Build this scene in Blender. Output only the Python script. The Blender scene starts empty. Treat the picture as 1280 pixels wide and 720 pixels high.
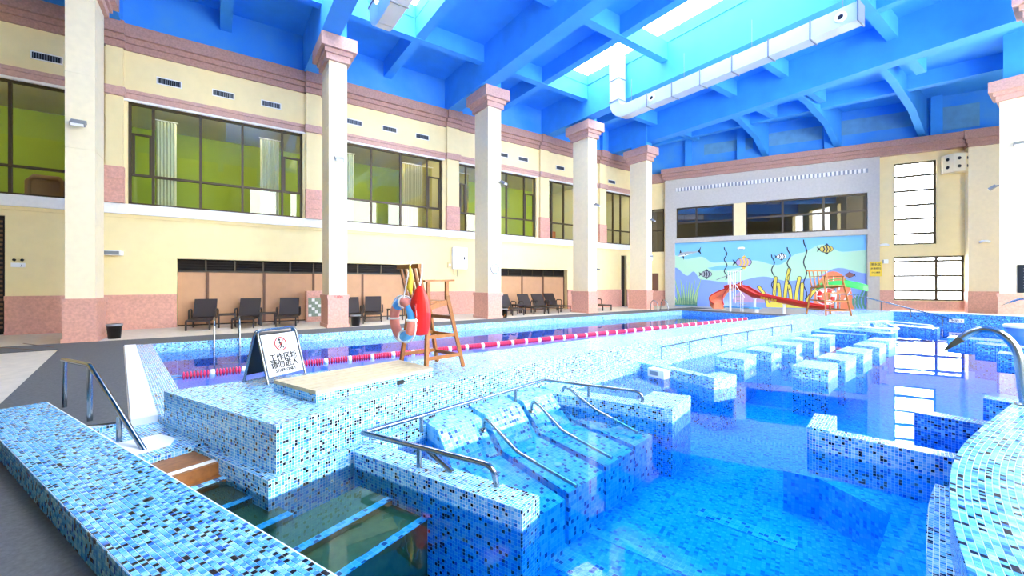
import bpy, math, random
from mathutils import Vector, Matrix
random.seed(7)
SC = bpy.context.scene
COL = SC.collection

# ------------------------------------------------------------------ camera
YAW = math.atan2(735.0, 521.0)            # optical axis turned left from +Y
cam_d = bpy.data.cameras.new('camera'); cam = bpy.data.objects.new('camera', cam_d); COL.objects.link(cam)
cam.location = (0, 0, 1.6); cam.rotation_euler = (math.pi/2, 0, YAW)
cam_d.sensor_width = 36.0; cam_d.lens = 36.0*521.0/1280.0; cam_d.shift_y = -5.0/1280.0
cam_d.clip_start = 0.05; cam_d.clip_end = 300
SC.camera = cam
# ------------------------------------------------------------------ sky, exposure
world = bpy.data.worlds.new('overcast_sky'); SC.world = world; world.use_nodes = True
bg = world.node_tree.nodes['Background']
bg.inputs[0].default_value = (0.93, 0.97, 1.0, 1); bg.inputs[1].default_value = 11.0
SC.view_settings.view_transform = 'Standard'; SC.view_settings.look = 'None'
SC.view_settings.exposure = 0.75; SC.view_settings.gamma = 1.0; SC.view_settings.use_curve_mapping = False
SC.cycles.max_bounces = 8; SC.cycles.diffuse_bounces = 5; SC.cycles.transparent_max_bounces = 12
SC.cycles.sample_clamp_indirect = 8.0

# ------------------------------------------------------------------ helpers
def S(h):
    h = h.lstrip('#')
    f = lambda c: c/12.92 if c <= 0.04045 else ((c+0.055)/1.055)**2.4
    return tuple(f(int(h[i:i+2], 16)/255) for i in (0, 2, 4))
def link(o, parent=None):
    COL.objects.link(o)
    if parent is not None: o.parent = parent
    return o
def tag(o, label=None, cat=None, group=None, kind=None):
    if label: o['label'] = label
    if cat: o['category'] = cat
    if group: o['group'] = group
    if kind: o['kind'] = kind
    return o
def thing(name, label, cat, loc=(0, 0, 0), rz=0.0, group=None):
    o = bpy.data.objects.new(name, None); o.empty_display_size = .2
    o.location = loc; o.rotation_euler = (0, 0, rz); COL.objects.link(o)
    return tag(o, label, cat, group)
class MB:
    def __init__(s): s.v = []; s.f = []; s.uv = []; s.tone = []; s.smooth = []
    def face(s, pts, uv=None, tone=0.0, smooth=False):
        b = len(s.v); s.v += [tuple(p) for p in pts]; s.f.append(tuple(range(b, b+len(pts))))
        s.uv.append(uv or [(p[0], p[1]) for p in pts]); s.tone.append(tone); s.smooth.append(smooth)
    def prism(s, poly, z0, z1, bottom=True, top=True, tone=0.0):
        a = sum(poly[i][0]*poly[(i+1) % len(poly)][1]-poly[(i+1) % len(poly)][0]*poly[i][1] for i in range(len(poly)))
        if a < 0: poly = poly[::-1]
        n = len(poly); d = Vector((poly[1][0]-poly[0][0], poly[1][1]-poly[0][1]));
        if d.length < 1e-9: d = Vector((1, 0))
        d.normalize(); e = Vector((-d.y, d.x))
        uvt = [(p[0]*d.x+p[1]*d.y, p[0]*e.x+p[1]*e.y) for p in poly]
        if top: s.face([(p[0], p[1], z1) for p in poly], uvt, tone)
        if bottom: s.face([(p[0], p[1], z0) for p in reversed(poly)], uvt[::-1], tone)
        c = 0.0
        for i in range(n):
            p, q = poly[i], poly[(i+1) % n]; L = math.hypot(q[0]-p[0], q[1]-p[1])
            s.face([(p[0], p[1], z0), (q[0], q[1], z0), (q[0], q[1], z1), (p[0], p[1], z1)],
                   [(c, z0), (c+L, z0), (c+L, z1), (c, z1)], tone); c += L
        return s
    def box(s, x0, x1, y0, y1, z0, z1, tone=0.0):
        return s.prism([(x0, y0), (x1, y0), (x1, y1), (x0, y1)], z0, z1, tone=tone)
    def beam(s, p, q, w, z0, z1):
        d = Vector((q[0]-p[0], q[1]-p[1])).normalized(); n = Vector((-d.y, d.x))*w/2
        return s.prism([(p[0]-n.x, p[1]-n.y), (q[0]-n.x, q[1]-n.y), (q[0]+n.x, q[1]+n.y), (p[0]+n.x, p[1]+n.y)], z0, z1)
    def bar(s, p, q, w, h, up=(0, 0, 1)):
        p, q = Vector(p), Vector(q); d = (q-p).normalized(); u = Vector(up)
        if abs(d.dot(u)) > .98: u = Vector((1, 0, 0))
        a = d.cross(u).normalized()*w/2; b = a.cross(d).normalized()*h/2
        A = [p-a-b, p+a-b, p+a+b, p-a+b]; B = [q-a-b, q+a-b, q+a+b, q-a+b]
        s.face(A[::-1]); s.face(B)
        for i in range(4): s.face([A[i], A[(i+1) % 4], B[(i+1) % 4], B[i]])
        return s
    def tube(s, pts, r, n=8, closed=False, rs=None):
        pts = [Vector(p) for p in pts]; m = len(pts); rings = []; prev = None
        for i, p in enumerate(pts):
            if closed: t = pts[(i+1) % m]-pts[(i-1) % m]
            else: t = pts[min(i+1, m-1)]-pts[max(i-1, 0)]
            t.normalize()
            if prev is None:
                u = Vector((0, 0, 1)) if abs(t.z) < .9 else Vector((1, 0, 0))
                a = t.cross(u).normalized()
            else: a = (prev-t*prev.dot(t)).normalized()
            prev = a; b = t.cross(a); rr = rs[i] if rs else r
            rings.append([p+(a*math.cos(2*math.pi*k/n)+b*math.sin(2*math.pi*k/n))*rr for k in range(n)])
        b0 = len(s.v)
        for R in rings: s.v += [tuple(x) for x in R]
        for i in range(m if closed else m-1):
            j = (i+1) % m
            for k in range(n):
                l = (k+1) % n
                s.f.append((b0+i*n+k, b0+i*n+l, b0+j*n+l, b0+j*n+k)); s.uv.append([(0, 0)]*4); s.tone.append(0); s.smooth.append(True)
        if not closed:
            for R in (rings[0][::-1], rings[-1]): s.face(R)
        return s
    def lathe(s, prof, c=(0, 0, 0), n=20, axis='Z'):
        b0 = len(s.v)
        for (r, z) in prof:
            for k in range(n):
                a = 2*math.pi*k/n; x, y = r*math.cos(a), r*math.sin(a)
                p = (x, y, z) if axis == 'Z' else ((z, x, y) if axis == 'X' else (x, z, y))
                s.v.append((c[0]+p[0], c[1]+p[1], c[2]+p[2]))
        for i in range(len(prof)-1):
            for k in range(n):
                l = (k+1) % n
                s.f.append((b0+i*n+k, b0+i*n+l, b0+(i+1)*n+l, b0+(i+1)*n+k)); s.uv.append([(0, 0)]*4); s.tone.append(0); s.smooth.append(True)
        return s
    def build(s, name, mat, parent=None, loc=None, kind=None, world=False):
        me = bpy.data.meshes.new(name)
        off = Vector((0, 0, 0))
        if world and parent is not None: off = parent.location.copy()
        me.from_pydata([(x-off.x, y-off.y, z-off.z) for x, y, z in s.v], [], s.f)
        ul = me.uv_layers.new(name='UVMap'); i = 0; flat = []
        for u in s.uv:
            for a in u: flat += [a[0], a[1]]
        ul.data.foreach_set('uv', flat)
        if any(s.tone):
            at = me.attributes.new('tone', 'FLOAT', 'FACE'); at.data.foreach_set('value', s.tone)
        me.polygons.foreach_set('use_smooth', s.smooth)
        me.update(); me.materials.append(mat)
        o = bpy.data.objects.new(name, me)
        if loc: o.location = loc
        link(o, parent)
        if kind: o['kind'] = kind
        return o
def arc(c, r, a0, a1, n, plane='XZ'):
    out = []
    for i in range(n+1):
        a = a0+(a1-a0)*i/n; x, y = r*math.cos(a), r*math.sin(a)
        out.append((c[0]+x, c[1], c[2]+y) if plane == 'XZ' else ((c[0]+x, c[1]+y, c[2]) if plane == 'XY' else (c[0], c[1]+x, c[2]+y)))
    return out
def copy_tree(o, loc, rz, label, parent=None):
    c = o.copy(); COL.objects.link(c); c.parent = parent
    if parent is None:
        c.location = loc; c.rotation_euler = (0, 0, rz)
        if label: c['label'] = label
    for ch in list(o.children):
        d = ch.copy(); COL.objects.link(d); d.parent = c
        for g in list(ch.children):
            e = g.copy(); COL.objects.link(e); e.parent = d
    return c

# ------------------------------------------------------------------ materials
def nm(name):
    m = bpy.data.materials.new(name); m.use_nodes = True; t = m.node_tree
    return m, t, t.nodes['Principled BSDF']
def mat(name, col, rough=.6, metal=0.0, noise=None, bump=0.0, spec=.5, col2=None):
    m, t, b = nm(name); c = S(col) if isinstance(col, str) else col
    b.inputs['Base Color'].default_value = (*c, 1); b.inputs['Roughness'].default_value = rough
    b.inputs['Metallic'].default_value = metal; b.inputs['Specular IOR Level'].default_value = spec
    if noise:
        g = t.nodes.new('ShaderNodeNewGeometry'); n = t.nodes.new('ShaderNodeTexNoise')
        n.inputs['Scale'].default_value = noise[0]; n.inputs['Detail'].default_value = 4
        t.links.new(g.outputs['Position'], n.inputs['Vector'])
        r = t.nodes.new('ShaderNodeValToRGB'); r.color_ramp.elements[0].position = .32; r.color_ramp.elements[1].position = .68
        c2 = (S(col2) if isinstance(col2, str) else col2) if col2 else tuple(min(1, x*(1-noise[1])) for x in c)
        r.color_ramp.elements[0].color = (*c2, 1); r.color_ramp.elements[1].color = (*c, 1)
        t.links.new(n.outputs['Fac'], r.inputs['Fac']); t.links.new(r.outputs['Color'], b.inputs['Base Color'])
        if bump:
            bp = t.nodes.new('ShaderNodeBump'); bp.inputs['Strength'].default_value = bump; bp.inputs['Distance'].default_value = .01
            t.links.new(n.outputs['Fac'], bp.inputs['Height']); t.links.new(bp.outputs['Normal'], b.inputs['Normal'])
    return m
def ramp(t, pal):
    r = t.nodes.new('ShaderNodeValToRGB'); cr = r.color_ramp; cr.interpolation = 'CONSTANT'
    tot = sum(p[1] for p in pal); pos = 0.0
    while len(cr.elements) < len(pal): cr.elements.new(.5)
    for e, (c, w) in zip(cr.elements, pal): e.position = pos; pos += w/tot
    for e, (c, w) in zip(cr.elements, pal): e.color = (*S(c), 1)
    return r
def math_n(t, op, a, b=None):
    n = t.nodes.new('ShaderNodeMath'); n.operation = op
    for i, x in enumerate((a, b)):
        if x is None: continue
        if isinstance(x, (int, float)): n.inputs[i].default_value = x
        else: t.links.new(x, n.inputs[i])
    return n.outputs[0]
def mosaic(name, pal, pitch, grout, rough=.18, gw=.1):
    m, t, b = nm(name)
    uv = t.nodes.new('ShaderNodeUVMap'); uv.uv_map = 'UVMap'
    sc = t.nodes.new('ShaderNodeVectorMath'); sc.operation = 'SCALE'; sc.inputs['Scale'].default_value = 1/pitch
    t.links.new(uv.outputs[0], sc.inputs[0])
    fl = t.nodes.new('ShaderNodeVectorMath'); fl.operation = 'FLOOR'; t.links.new(sc.outputs[0], fl.inputs[0])
    fr = t.nodes.new('ShaderNodeVectorMath'); fr.operation = 'FRACTION'; t.links.new(sc.outputs[0], fr.inputs[0])
    wn = t.nodes.new('ShaderNodeTexWhiteNoise'); wn.noise_dimensions = '2D'; t.links.new(fl.outputs[0], wn.inputs['Vector'])
    r = ramp(t, pal); t.links.new(wn.outputs['Value'], r.inputs['Fac'])
    sp = t.nodes.new('ShaderNodeSeparateXYZ'); t.links.new(fr.outputs[0], sp.inputs[0])
    mk = math_n(t, 'MAXIMUM', math_n(t, 'LESS_THAN', sp.outputs[0], gw), math_n(t, 'LESS_THAN', sp.outputs[1], gw))
    mx = t.nodes.new('ShaderNodeMixRGB'); t.links.new(mk, mx.inputs['Fac']); t.links.new(r.outputs['Color'], mx.inputs['Color1'])
    mx.inputs['Color2'].default_value = (*S(grout), 1)
    t.links.new(mx.outputs[0], b.inputs['Base Color'])
    ro = math_n(t, 'ADD', math_n(t, 'MULTIPLY', mk, .5), rough); t.links.new(ro, b.inputs['Roughness'])
    return m
def tile_attr(name, pal, rough=.16):
    m, t, b = nm(name); a = t.nodes.new('ShaderNodeAttribute'); a.attribute_name = 'tone'
    r = ramp(t, pal); t.links.new(a.outputs['Fac'], r.inputs['Fac']); t.links.new(r.outputs['Color'], b.inputs['Base Color'])
    b.inputs['Roughness'].default_value = rough
    return m
PAL_L = [('80caee', 28), ('5cb8ee', 30), ('3c9ae6', 17), ('a8def0', 10), ('2068cc', 5), ('050a22', 13)]
PAL_B = [('7cc6e6', 26), ('5cb2e2', 26), ('3e92d8', 16), ('a0daea', 14), ('2462bc', 6), ('050a20', 13)]
PAL_D = [('1c6fd6', 32), ('2f8ee8', 26), ('0f4fb4', 18), ('64baf2', 10), ('081640', 14)]
PAL_F = [('58c8fa', 44), ('7ad6fc', 28), ('3cacf2', 18), ('2280d4', 10)]
M = {}
M['tile'] = mosaic('mosaic_tile_light', PAL_L, .028, 'e6f4f8')
M['tile_top'] = mosaic('mosaic_tile_top', PAL_L, .028, 'e6f4f8', rough=.1)
M['tile_deep'] = mosaic('mosaic_tile_deep', PAL_D, .03, '7fb6e6')
M['tile_floor'] = mosaic('mosaic_tile_pool', PAL_F, .036, '58baf0', rough=.4)
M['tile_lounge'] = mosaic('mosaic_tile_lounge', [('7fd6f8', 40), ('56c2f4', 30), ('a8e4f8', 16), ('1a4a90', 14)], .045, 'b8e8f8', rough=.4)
M['tile_geo'] = tile_attr('mosaic_tile_piece', PAL_B)
M['grout'] = mat('white_grout', 'dfeef4', .8)
M['cream'] = mat('cream_wall_paint', 'f2dfa6', .75, noise=(3, .05))
M['column'] = mat('cream_column_stone', 'f3e3bc', .6, noise=(6, .06))
M['white_stone'] = mat('white_stone', 'f2efe6', .6, noise=(8, .06))
M['grey_stone'] = mat('pale_grey_stone', 'c6c0b4', .7, noise=(9, .1), bump=.2)
M['pink'] = mat('pink_granite', 'e2a893', .5, noise=(14, .22), bump=.15)
M['cornice'] = mat('rose_brown_stone', 'b98f80', .65, noise=(16, .25), bump=.2)
M['cornice_light'] = mat('rose_stone_light', 'd0a594', .65, noise=(16, .18), bump=.2)
M['blue'] = mat('blue_ceiling_paint', '3ca2f8', .7, noise=(1.3, .12))
M['blue_wall'] = mat('blue_patched_paint', '2c90f0', .7, noise=(.7, .0), col2='4a9ee0')
M['patch'] = mat('faded_blue_patch', '62a3cc', .8, noise=(2.5, .15))
M['deck'] = mat('beige_deck_stone', 'd9cbb6', .55, noise=(5, .14))
M['mat'] = mat('grey_rubber_matting', '626260', .85, noise=(40, .3), bump=.3)
M['white_strip'] = mat('white_coping', 'f6f5f0', .6)
M['bronze'] = mat('bronze_window_frame', '463a28', .45, metal=.3)
M['dark'] = mat('dark_brown_louver', '1a120e', .5)
M['black'] = mat('black_plastic', '101012', .4)
M['tan'] = mat('tan_panel', 'c99a70', .6, noise=(3, .08))
M['tan_edge'] = mat('brown_panel_edge', '6e4a34', .6)
M['wicker'] = mat('dark_wicker', '33241f', .55, noise=(90, .5), bump=.4)
M['chrome'] = mat('polished_steel', '8d969c', .16, metal=1.0)
M['steel_pipe'] = mat('brushed_steel', '9aa3a8', .22, metal=1.0)
M['steel'] = mat('galvanised_duct', 'e6eaec', .38, metal=.55, noise=(2, .06))
M['wood'] = mat('varnished_wood', 'a9651c', .45, noise=(25, .35), bump=.1)
M['wood_step'] = mat('step_wood', 'a3652c', .45, noise=(18, .35))
M['wood_pale'] = mat('pale_weathered_wood', 'd2bf98', .6, noise=(14, .18))
M['olive'] = mat('olive_step_wood', '8a7434', .5, noise=(12, .3))
M['red'] = mat('red_plastic', 'd8241c', .3)
M['slide_red'] = mat('slide_red', 'c8341e', .3)
M['coral'] = mat('coral_orange', 'f0885c', .4)
M['pink_ring'] = mat('salmon_ring', 'f0907c', .5)
M['ring_blue'] = mat('ring_blue', '58b0ec', .5)
M['rope'] = mat('white_rope', 'f0ece0', .8)
M['yellow'] = mat('yellow_plastic', 'f2d030', .5)
M['white'] = mat('white_plastic', 'f4f4f2', .4)
M['magenta'] = mat('lane_red', 'e0305a', .35)
M['green'] = mat('leaf_green', '3cb44a', .35)
M['room_green'] = mat('green_room_wall', '90aa3a', .8)
M['room_ceiling'] = mat('room_ceiling', 'dcd8c4', .8)
M['room_dark'] = mat('dim_room', '3a3428', .8)
M['curtain'] = mat('pale_curtain', 'd8dcc4', .8)
M['curtain_y'] = mat('yellow_green_curtain', 'c8bc78', .8)
M['brown'] = mat('brown_furniture', '7a5a42', .6)
M['orange'] = mat('orange_box', 'c87844', .6)
M['sign_white'] = mat('sign_white', 'dcdddc', .4)
M['ink'] = mat('black_ink', '181818', .6)
M['sign_red'] = mat('sign_red', 'c02828', .5)
M['board'] = mat('black_board', '14202a', .3, noise=(20, .4))
M['lamp_grey'] = mat('lamp_grey', '8c9296', .4, metal=.5)
M['mosaic_art'] = mat('grey_green_mosaic', '9aa88c', .5, noise=(30, .4))
def glass(name, tint, refl=1.0):
    m, t, b = nm(name); t.nodes.remove(b); o = t.nodes['Material Output']
    tr = t.nodes.new('ShaderNodeBsdfTransparent'); tr.inputs[0].default_value = (*tint, 1)
    gl = t.nodes.new('ShaderNodeBsdfGlossy'); gl.inputs['Roughness'].default_value = 0.0; gl.inputs[0].default_value = (1, 1, 1, 1)
    fr = t.nodes.new('ShaderNodeFresnel'); fr.inputs[0].default_value = 1.5
    mx = t.nodes.new('ShaderNodeMixShader'); t.links.new(math_n(t, 'MULTIPLY', fr.outputs[0], refl), mx.inputs[0])
    t.links.new(tr.outputs[0], mx.inputs[1]); t.links.new(gl.outputs[0], mx.inputs[2]); t.links.new(mx.outputs[0], o.inputs[0])
    return m
M['glass'] = glass('window_glass', (.9, .93, .86), 1.2)
M['glass_dark'] = glass('tinted_glass', (.35, .33, .28), 1.8)
M['glass_roof'] = glass('skylight_glass', (.95, .98, 1.0), .6)
def water_mat():
    m, t, b = nm('pool_water'); t.nodes.remove(b); o = t.nodes['Material Output']
    tr = t.nodes.new('ShaderNodeBsdfTransparent'); tr.inputs[0].default_value = (.42, .86, 1.0, 1)
    gl = t.nodes.new('ShaderNodeBsdfGlossy'); gl.inputs['Roughness'].default_value = .0; gl.inputs[0].default_value = (1, 1, 1, 1)
    fr = t.nodes.new('ShaderNodeFresnel'); fr.inputs[0].default_value = 1.33
    g = t.nodes.new('ShaderNodeNewGeometry'); n = t.nodes.new('ShaderNodeTexNoise'); n.inputs['Scale'].default_value = 2.2; n.inputs['Detail'].default_value = 2
    t.links.new(g.outputs['Position'], n.inputs['Vector'])
    bp = t.nodes.new('ShaderNodeBump'); bp.inputs['Strength'].default_value = .02; bp.inputs['Distance'].default_value = .02
    t.links.new(n.outputs['Fac'], bp.inputs['Height'])
    t.links.new(bp.outputs[0], gl.inputs['Normal']); t.links.new(bp.outputs[0], fr.inputs['Normal'])
    mx = t.nodes.new('ShaderNodeMixShader'); t.links.new(fr.outputs[0], mx.inputs[0])
    t.links.new(tr.outputs[0], mx.inputs[1]); t.links.new(gl.outputs[0], mx.inputs[2]); t.links.new(mx.outputs[0], o.inputs[0])
    va = t.nodes.new('ShaderNodeVolumeAbsorption'); va.inputs['Color'].default_value = (.0, .9, 1.0, 1); va.inputs['Density'].default_value = 1.1
    t.links.new(va.outputs[0], o.inputs['Volume'])
    return m
M['water'] = water_mat()
def emit(name, col, st):
    m, t, b = nm(name); b.inputs['Base Color'].default_value = (*S(col), 1)
    b.inputs['Emission Color'].default_value = (*S(col), 1); b.inputs['Emission Strength'].default_value = st
    return m
M['lamp'] = emit('added_room_glow', 'fff6dc', 22.0)  # glow for the added, out-of-sight strips that brighten the rooms
def text(body, size, mtl, parent, mw, name='lettering', align='CENTER', ext=.002):
    cu = bpy.data.curves.new(name, 'FONT'); cu.body = body; cu.size = size; cu.align_x = align; cu.align_y = 'CENTER'; cu.extrude = ext; cu.offset = size*.018
    o = bpy.data.objects.new(name, cu); COL.objects.link(o)
    dg = bpy.context.evaluated_depsgraph_get(); me = bpy.data.meshes.new_from_object(o.evaluated_get(dg))
    bpy.data.objects.remove(o); me.name = name; me.materials.clear(); me.materials.append(mtl)
    r = bpy.data.objects.new(name, me); link(r, parent); r.matrix_local = mw
    return r
WATER = -.24
# ================================================================== FLOOR / DECK
def BF(u, v):                      # frame of the low tiled bench: u along it, v towards the pool
    return (-7.25+u*.924-v*.382, -1.645+u*.382+v*.924)
fl = MB()
fl.box(-20.3, -14.62, -14, 28.5, -1.1, 0)
fl.prism([(-14.62, -14), (7, -14), (7, 2.0), (.25, 2.0), (-.2, 1.27), BF(2.1, 0), BF(.75, 0), (-6.5, -.81), (-14.62, -1.95)], -1.1, 0)
fl.prism([(-14.62, 22.82), (-8.0, 22.82), (-8.0, 25.75), (9, 25.75), (9, 40), (-14.62, 29.1)], -1.1, 0)
fl.box(4.2, 14, 2.0, 25.75, -1.1, 0); fl.box(-1.27, 4.2, 19.8, 20.9, -1.1, 0)
floor = fl.build('floor', M['deck'], kind='structure')
dm = MB()
dm.prism([(-16.05, -14), (-14.62, -14), (-14.62, 22.8), (-16.05, 22.8)], 0.002, .012)
dm.prism([(-14.62, -4.3), (-14.62, -1.97), (-6.52, -.83), (-6.6, -1.3), BF(.1, -.6), (-8.425, -2.34), (-14.62, -3.13)], 0.002, .012)
dm.prism([BF(-.1, -.5), (-8.425, -2.34), (-9.6, -3.6), (-2, -3.6), (3.0, .2), BF(6.5, -.5)], 0.002, .012)
dm.build('rubber_matting', M['mat'], floor)
MB().box(-16.1, -14.7, 22.85, 26.5, .002, .012).build('rubber_matting', M['mat'], floor)
MB().prism([(-14.6, 22.9), (-8.1, 22.9), (-8.1, 24.2), (-14.6, 24.2)], .002, .012).build('rubber_matting', M['mat'], floor)
ws = MB(); ws.prism([(-14.62, -1.95), (-6.5, -.81), (-6.58, -.58), (-14.62, -1.73)], -.4, .02)
ws.build('coping_strip', M['white_strip'], floor)
g = MB()
for p, q in (((-16.5, -4.9), (-14.9, -3.6)), ((-16.6, -4.2), (-15.2, -3.35))): g.beam(p, q, .03, .012, .02)
g.build('drain_groove', M['brown'], floor)

# ================================================================== POOLS
def tag_pool(o, l): return tag(o, l, 'pool')
lap = thing('lap_pool', 'long rectangular lap pool with mosaic tile edges beside the row of columns', 'pool', (-10.5, 10, -.95))
w = MB(); w.box(-14.63, -14.5, -2.0, 22.9, -.95, .004); w.build('edge_wall', M['tile'], lap, world=True)
w = MB(); w.box(-14.5, -7.0, 22.8, 22.95, -.95, .004); w.build('edge_wall', M['tile_deep'], lap, world=True)
w = MB(); w.prism([(-14.6, -1.73), (-6.58, -.58), (-6.1, -.38), (-6.3, -.22), (-8.28, -.5), (-14.5, -1.4)], -.95, .012); w.build('edge_wall', M['tile'], lap, world=True)
w = MB(); w.prism([(-14.6, -1.8), (-6.2, -.6), (-6.6, 23), (-14.6, 23)], -1.05, -.95); w.build('pool_floor', M['tile_floor'], lap, world=True)
wt = MB(); wt.prism([(-14.5, -1.5), (-6.4, -.4), (-6.6, 4), (-7.0, 22.8), (-14.5, 22.8)], -1.0, WATER)
tag(wt.build('pool_water', M['water']), 'calm blue water filling the long lap pool', 'water', kind='stuff')
rec = thing('leisure_pool', 'large blue leisure pool with stepping blocks and tiled arms', 'pool', (-2, 12, -.95))
w = MB(); w.prism([(-6.5, -1.2), (0, 1.3), (4.9, 2.2), (4.9, 25.6), (-7, 25.6), (-7, 6), (-5, 1.0)], -1.05, -.95); w.build('pool_floor', M['tile_floor'], rec, world=True)
w = MB(); w.box(-5.6, 4.9, 25.45, 25.75, -.95, .34); w.build('end_wall', M['tile_deep'], rec, world=True)
w = MB(); w.box(-5.6, 4.9, 25.43, 25.77, .34, .38); w.build('end_wall_coping', M['white_strip'], rec, world=True)
wt = MB(); wt.prism([(-5.6, -.9), (-.2, 1.2), (5, 2.2), (5, 25.5), (-5.6, 25.5), (-6.4, 17), (-6.2, 10), (-5.8, 6), (-4.6, 1.4), (-4.5, .3)], -1.0, WATER)
tag(wt.build('pool_water', M['water']), 'clear bright blue water filling the leisure pool in the foreground', 'water', kind='stuff')
# lighter bands on the pool floor
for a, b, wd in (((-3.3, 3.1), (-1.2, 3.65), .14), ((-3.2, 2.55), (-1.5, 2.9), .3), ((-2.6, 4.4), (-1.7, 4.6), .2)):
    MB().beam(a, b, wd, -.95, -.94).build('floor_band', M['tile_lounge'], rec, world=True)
for c in ((-1.98, 5.85), (-1.62, 5.95)):
    r = MB(); r.lathe([(.09, -.95), (.09, -.935), (.06, -.935), (.06, -.95)], (c[0], c[1], 0), 20); r.build('drain_ring', M['chrome'], rec, world=True)

# divider wall between the pools
dv = thing('pool_divider', 'wide mosaic-tiled dividing wall between lap pool and leisure pool', 'pool wall', (-6, 10, -.95))
lapside = [(-6.3, -.5), (-6.42, .4), (-6.55, 4), (-7.0, 11), (-7.1, 17), (-7.3, 20.5), (-8.0, 22.8), (-8.0, 25.6)]
poolside = [(-4.2, .43), (-4.5, 1.1), (-4.85, 2.4), (-5.18, 3.8), (-5.7, 7.3), (-6.05, 11.3), (-6.2, 17), (-6.3, 20.2), (-5.5, 23.4), (-5.5, 25.6)]
for i in range(1):
    poly = poolside+lapside[::-1]
    w = MB(); w.prism(poly, -.95, .35); w.build('tiled_wall', M['tile'], dv, world=True)
lg = MB()
led = [(p[0]+.1, p[1]+(-.06 if k == 0 else 0)) for k, p in enumerate(poolside[:8])]
front = [(-6.3, -.56), (-4.1, .36)]
lg.prism([(-6.32, -.58), (-4.1, .36)]+led[1:8]+[(-6.4, 20.2)]+[(-6.0, 8), (-5.3, 3), (-4.7, 1), (-6.25, -.3)], -.95, -.08)
lg.build('foot_ledge', M['tile'], dv, world=True)

def tiled_arm(name, label, poly, top, group, mt='tile', cap=None, capz=0):
    cx = sum(p[0] for p in poly)/len(poly); cy = sum(p[1] for p in poly)/len(poly)
    t = thing(name, label, 'pool bench', (cx, cy, -.95), group=group)
    MB().prism(poly, -.95, top).build('tiled_wall', M[mt], t, world=True)
    if cap: MB().prism(cap, -.95, capz).build('end_block', M[mt], t, world=True)
    return t
G = 'low tiled walls reaching into the leisure pool'
tiled_arm('pool_bench', 'low mosaic wall with curved chrome rail nearest the sunken steps', [(-4.32, 1.13), (-2.48, 1.85), (-2.57, 2.09), (-3.42, 1.76), (-4.5, 1.36)], -.08, G)
tiled_arm('pool_bench', 'white topped mosaic wall closing the far side of the massage loungers', [(-5.05, 4.1), (-4.2, 4.55), (-3.3, 4.86), (-3.45, 5.15), (-5.2, 4.5)], -.08, G, cap=[(-3.75, 4.72), (-3.26, 4.9), (-3.5, 5.72), (-3.98, 5.5)], capz=-.05)
tiled_arm('pool_bench', 'mosaic wall with a white jet box hanging on its side', [(-5.8, 7.35), (-4.0, 7.1), (-3.95, 7.32), (-5.8, 7.65)], -.06, G, cap=[(-4.15, 7.08), (-3.86, 7.02), (-3.78, 7.62), (-4.08, 7.68)], capz=-.03)
tiled_arm('pool_bench', 'mosaic wall with square white end nearest the curved bench', [(-1.87, 5.38), (-.62, 5.62), (-.62, 5.8), (-1.72, 5.6)], -.02, G, cap=[(-1.9, 5.4), (-1.7, 5.44), (-1.84, 6.12), (-2.04, 6.05)], capz=0.0)
tiled_arm('pool_bench', 'dark blue mosaic wall just behind the curved bench', [(-1.36, 7.2), (-.5, 7.18), (-.5, 7.45), (-1.36, 7.42)], -.02, G, 'tile_deep')
tiled_arm('pool_bench', 'short deep blue wall below the arched chrome spout', [(-.96, 8.87), (-.3, 8.8), (-.3, 9.1), (-.96, 9.15)], -.02, G, 'tile_deep')
tiled_arm('pool_bench', 'blue tiled wall with pale end in front of the depth plate', [(-2.67, 18.0), (-1.6, 17.9), (-1.6, 18.7), (-2.7, 18.9)], -.02, G, 'tile_deep')
tiled_arm('pool_bench', 'blue tiled wall behind the nozzle of the chrome spout', [(-1.96, 16.8), (-1.0, 16.6), (-1.0, 17.3), (-1.96, 17.5)], -.02, G, 'tile_deep')
tiled_arm('pool_bench', 'blue tiled wall crossed by the upright of the chrome spout', [(-1.4, 14.9), (-.6, 14.7), (-.6, 15.3), (-1.4, 15.5)], -.02, G, 'tile_deep')
tiled_arm('pool_bench', 'long blue tiled wall behind the two rows of stepping blocks', [(-5.9, 17.9), (-4.1, 17.6), (-3.85, 17.6), (-3.9, 18.3), (-5.9, 18.4)], 0.0, G, 'tile_deep')
tiled_arm('pool_bench', 'farthest blue tiled wall edged by a white pipe rail', [(-5.6, 21.9), (-3.4, 21.2), (-3.45, 22.0), (-5.6, 22.8)], -.02, G, 'tile_deep')
tiled_arm('pool_bench', 'blue tiled wall beside the last block of the left row', [(-5.7, 16.55), (-4.55, 16.6), (-4.3, 16.6), (-4.35, 17.1), (-5.7, 17.1)], -.02, G, 'tile_deep')
# stepping blocks
sb = [[(-3.5, 9.25), (-2.94, 9.34), (-3.08, 10.3), (-3.62, 10.2)], [(-3.6, 10.79), (-3.08, 10.72), (-3.17, 11.72), (-3.68, 11.75)],
      [(-3.68, 12.2), (-3.15, 12.15), (-3.25, 13.2), (-3.76, 13.25)], [(-3.8, 13.85), (-3.23, 13.7), (-3.34, 14.75), (-3.88, 14.85)],
      [(-3.9, 15.36), (-3.43, 15.4), (-3.46, 16.27), (-3.95, 16.25)],
      [(-4.96, 9.05), (-4.38, 9.15), (-4.56, 10.1), (-5.12, 10.0)], [(-5.06, 10.67), (-4.47, 10.65), (-4.6, 11.5), (-5.16, 11.5)],
      [(-5.16, 12.2), (-4.55, 12.25), (-4.7, 13.06), (-5.26, 13.0)], [(-5.26, 13.74), (-4.65, 13.7), (-4.76, 14.43), (-5.34, 14.45)],
      [(-5.26, 15.05), (-4.72, 15.1), (-4.84, 15.95), (-5.34, 15.9)]]
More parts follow.
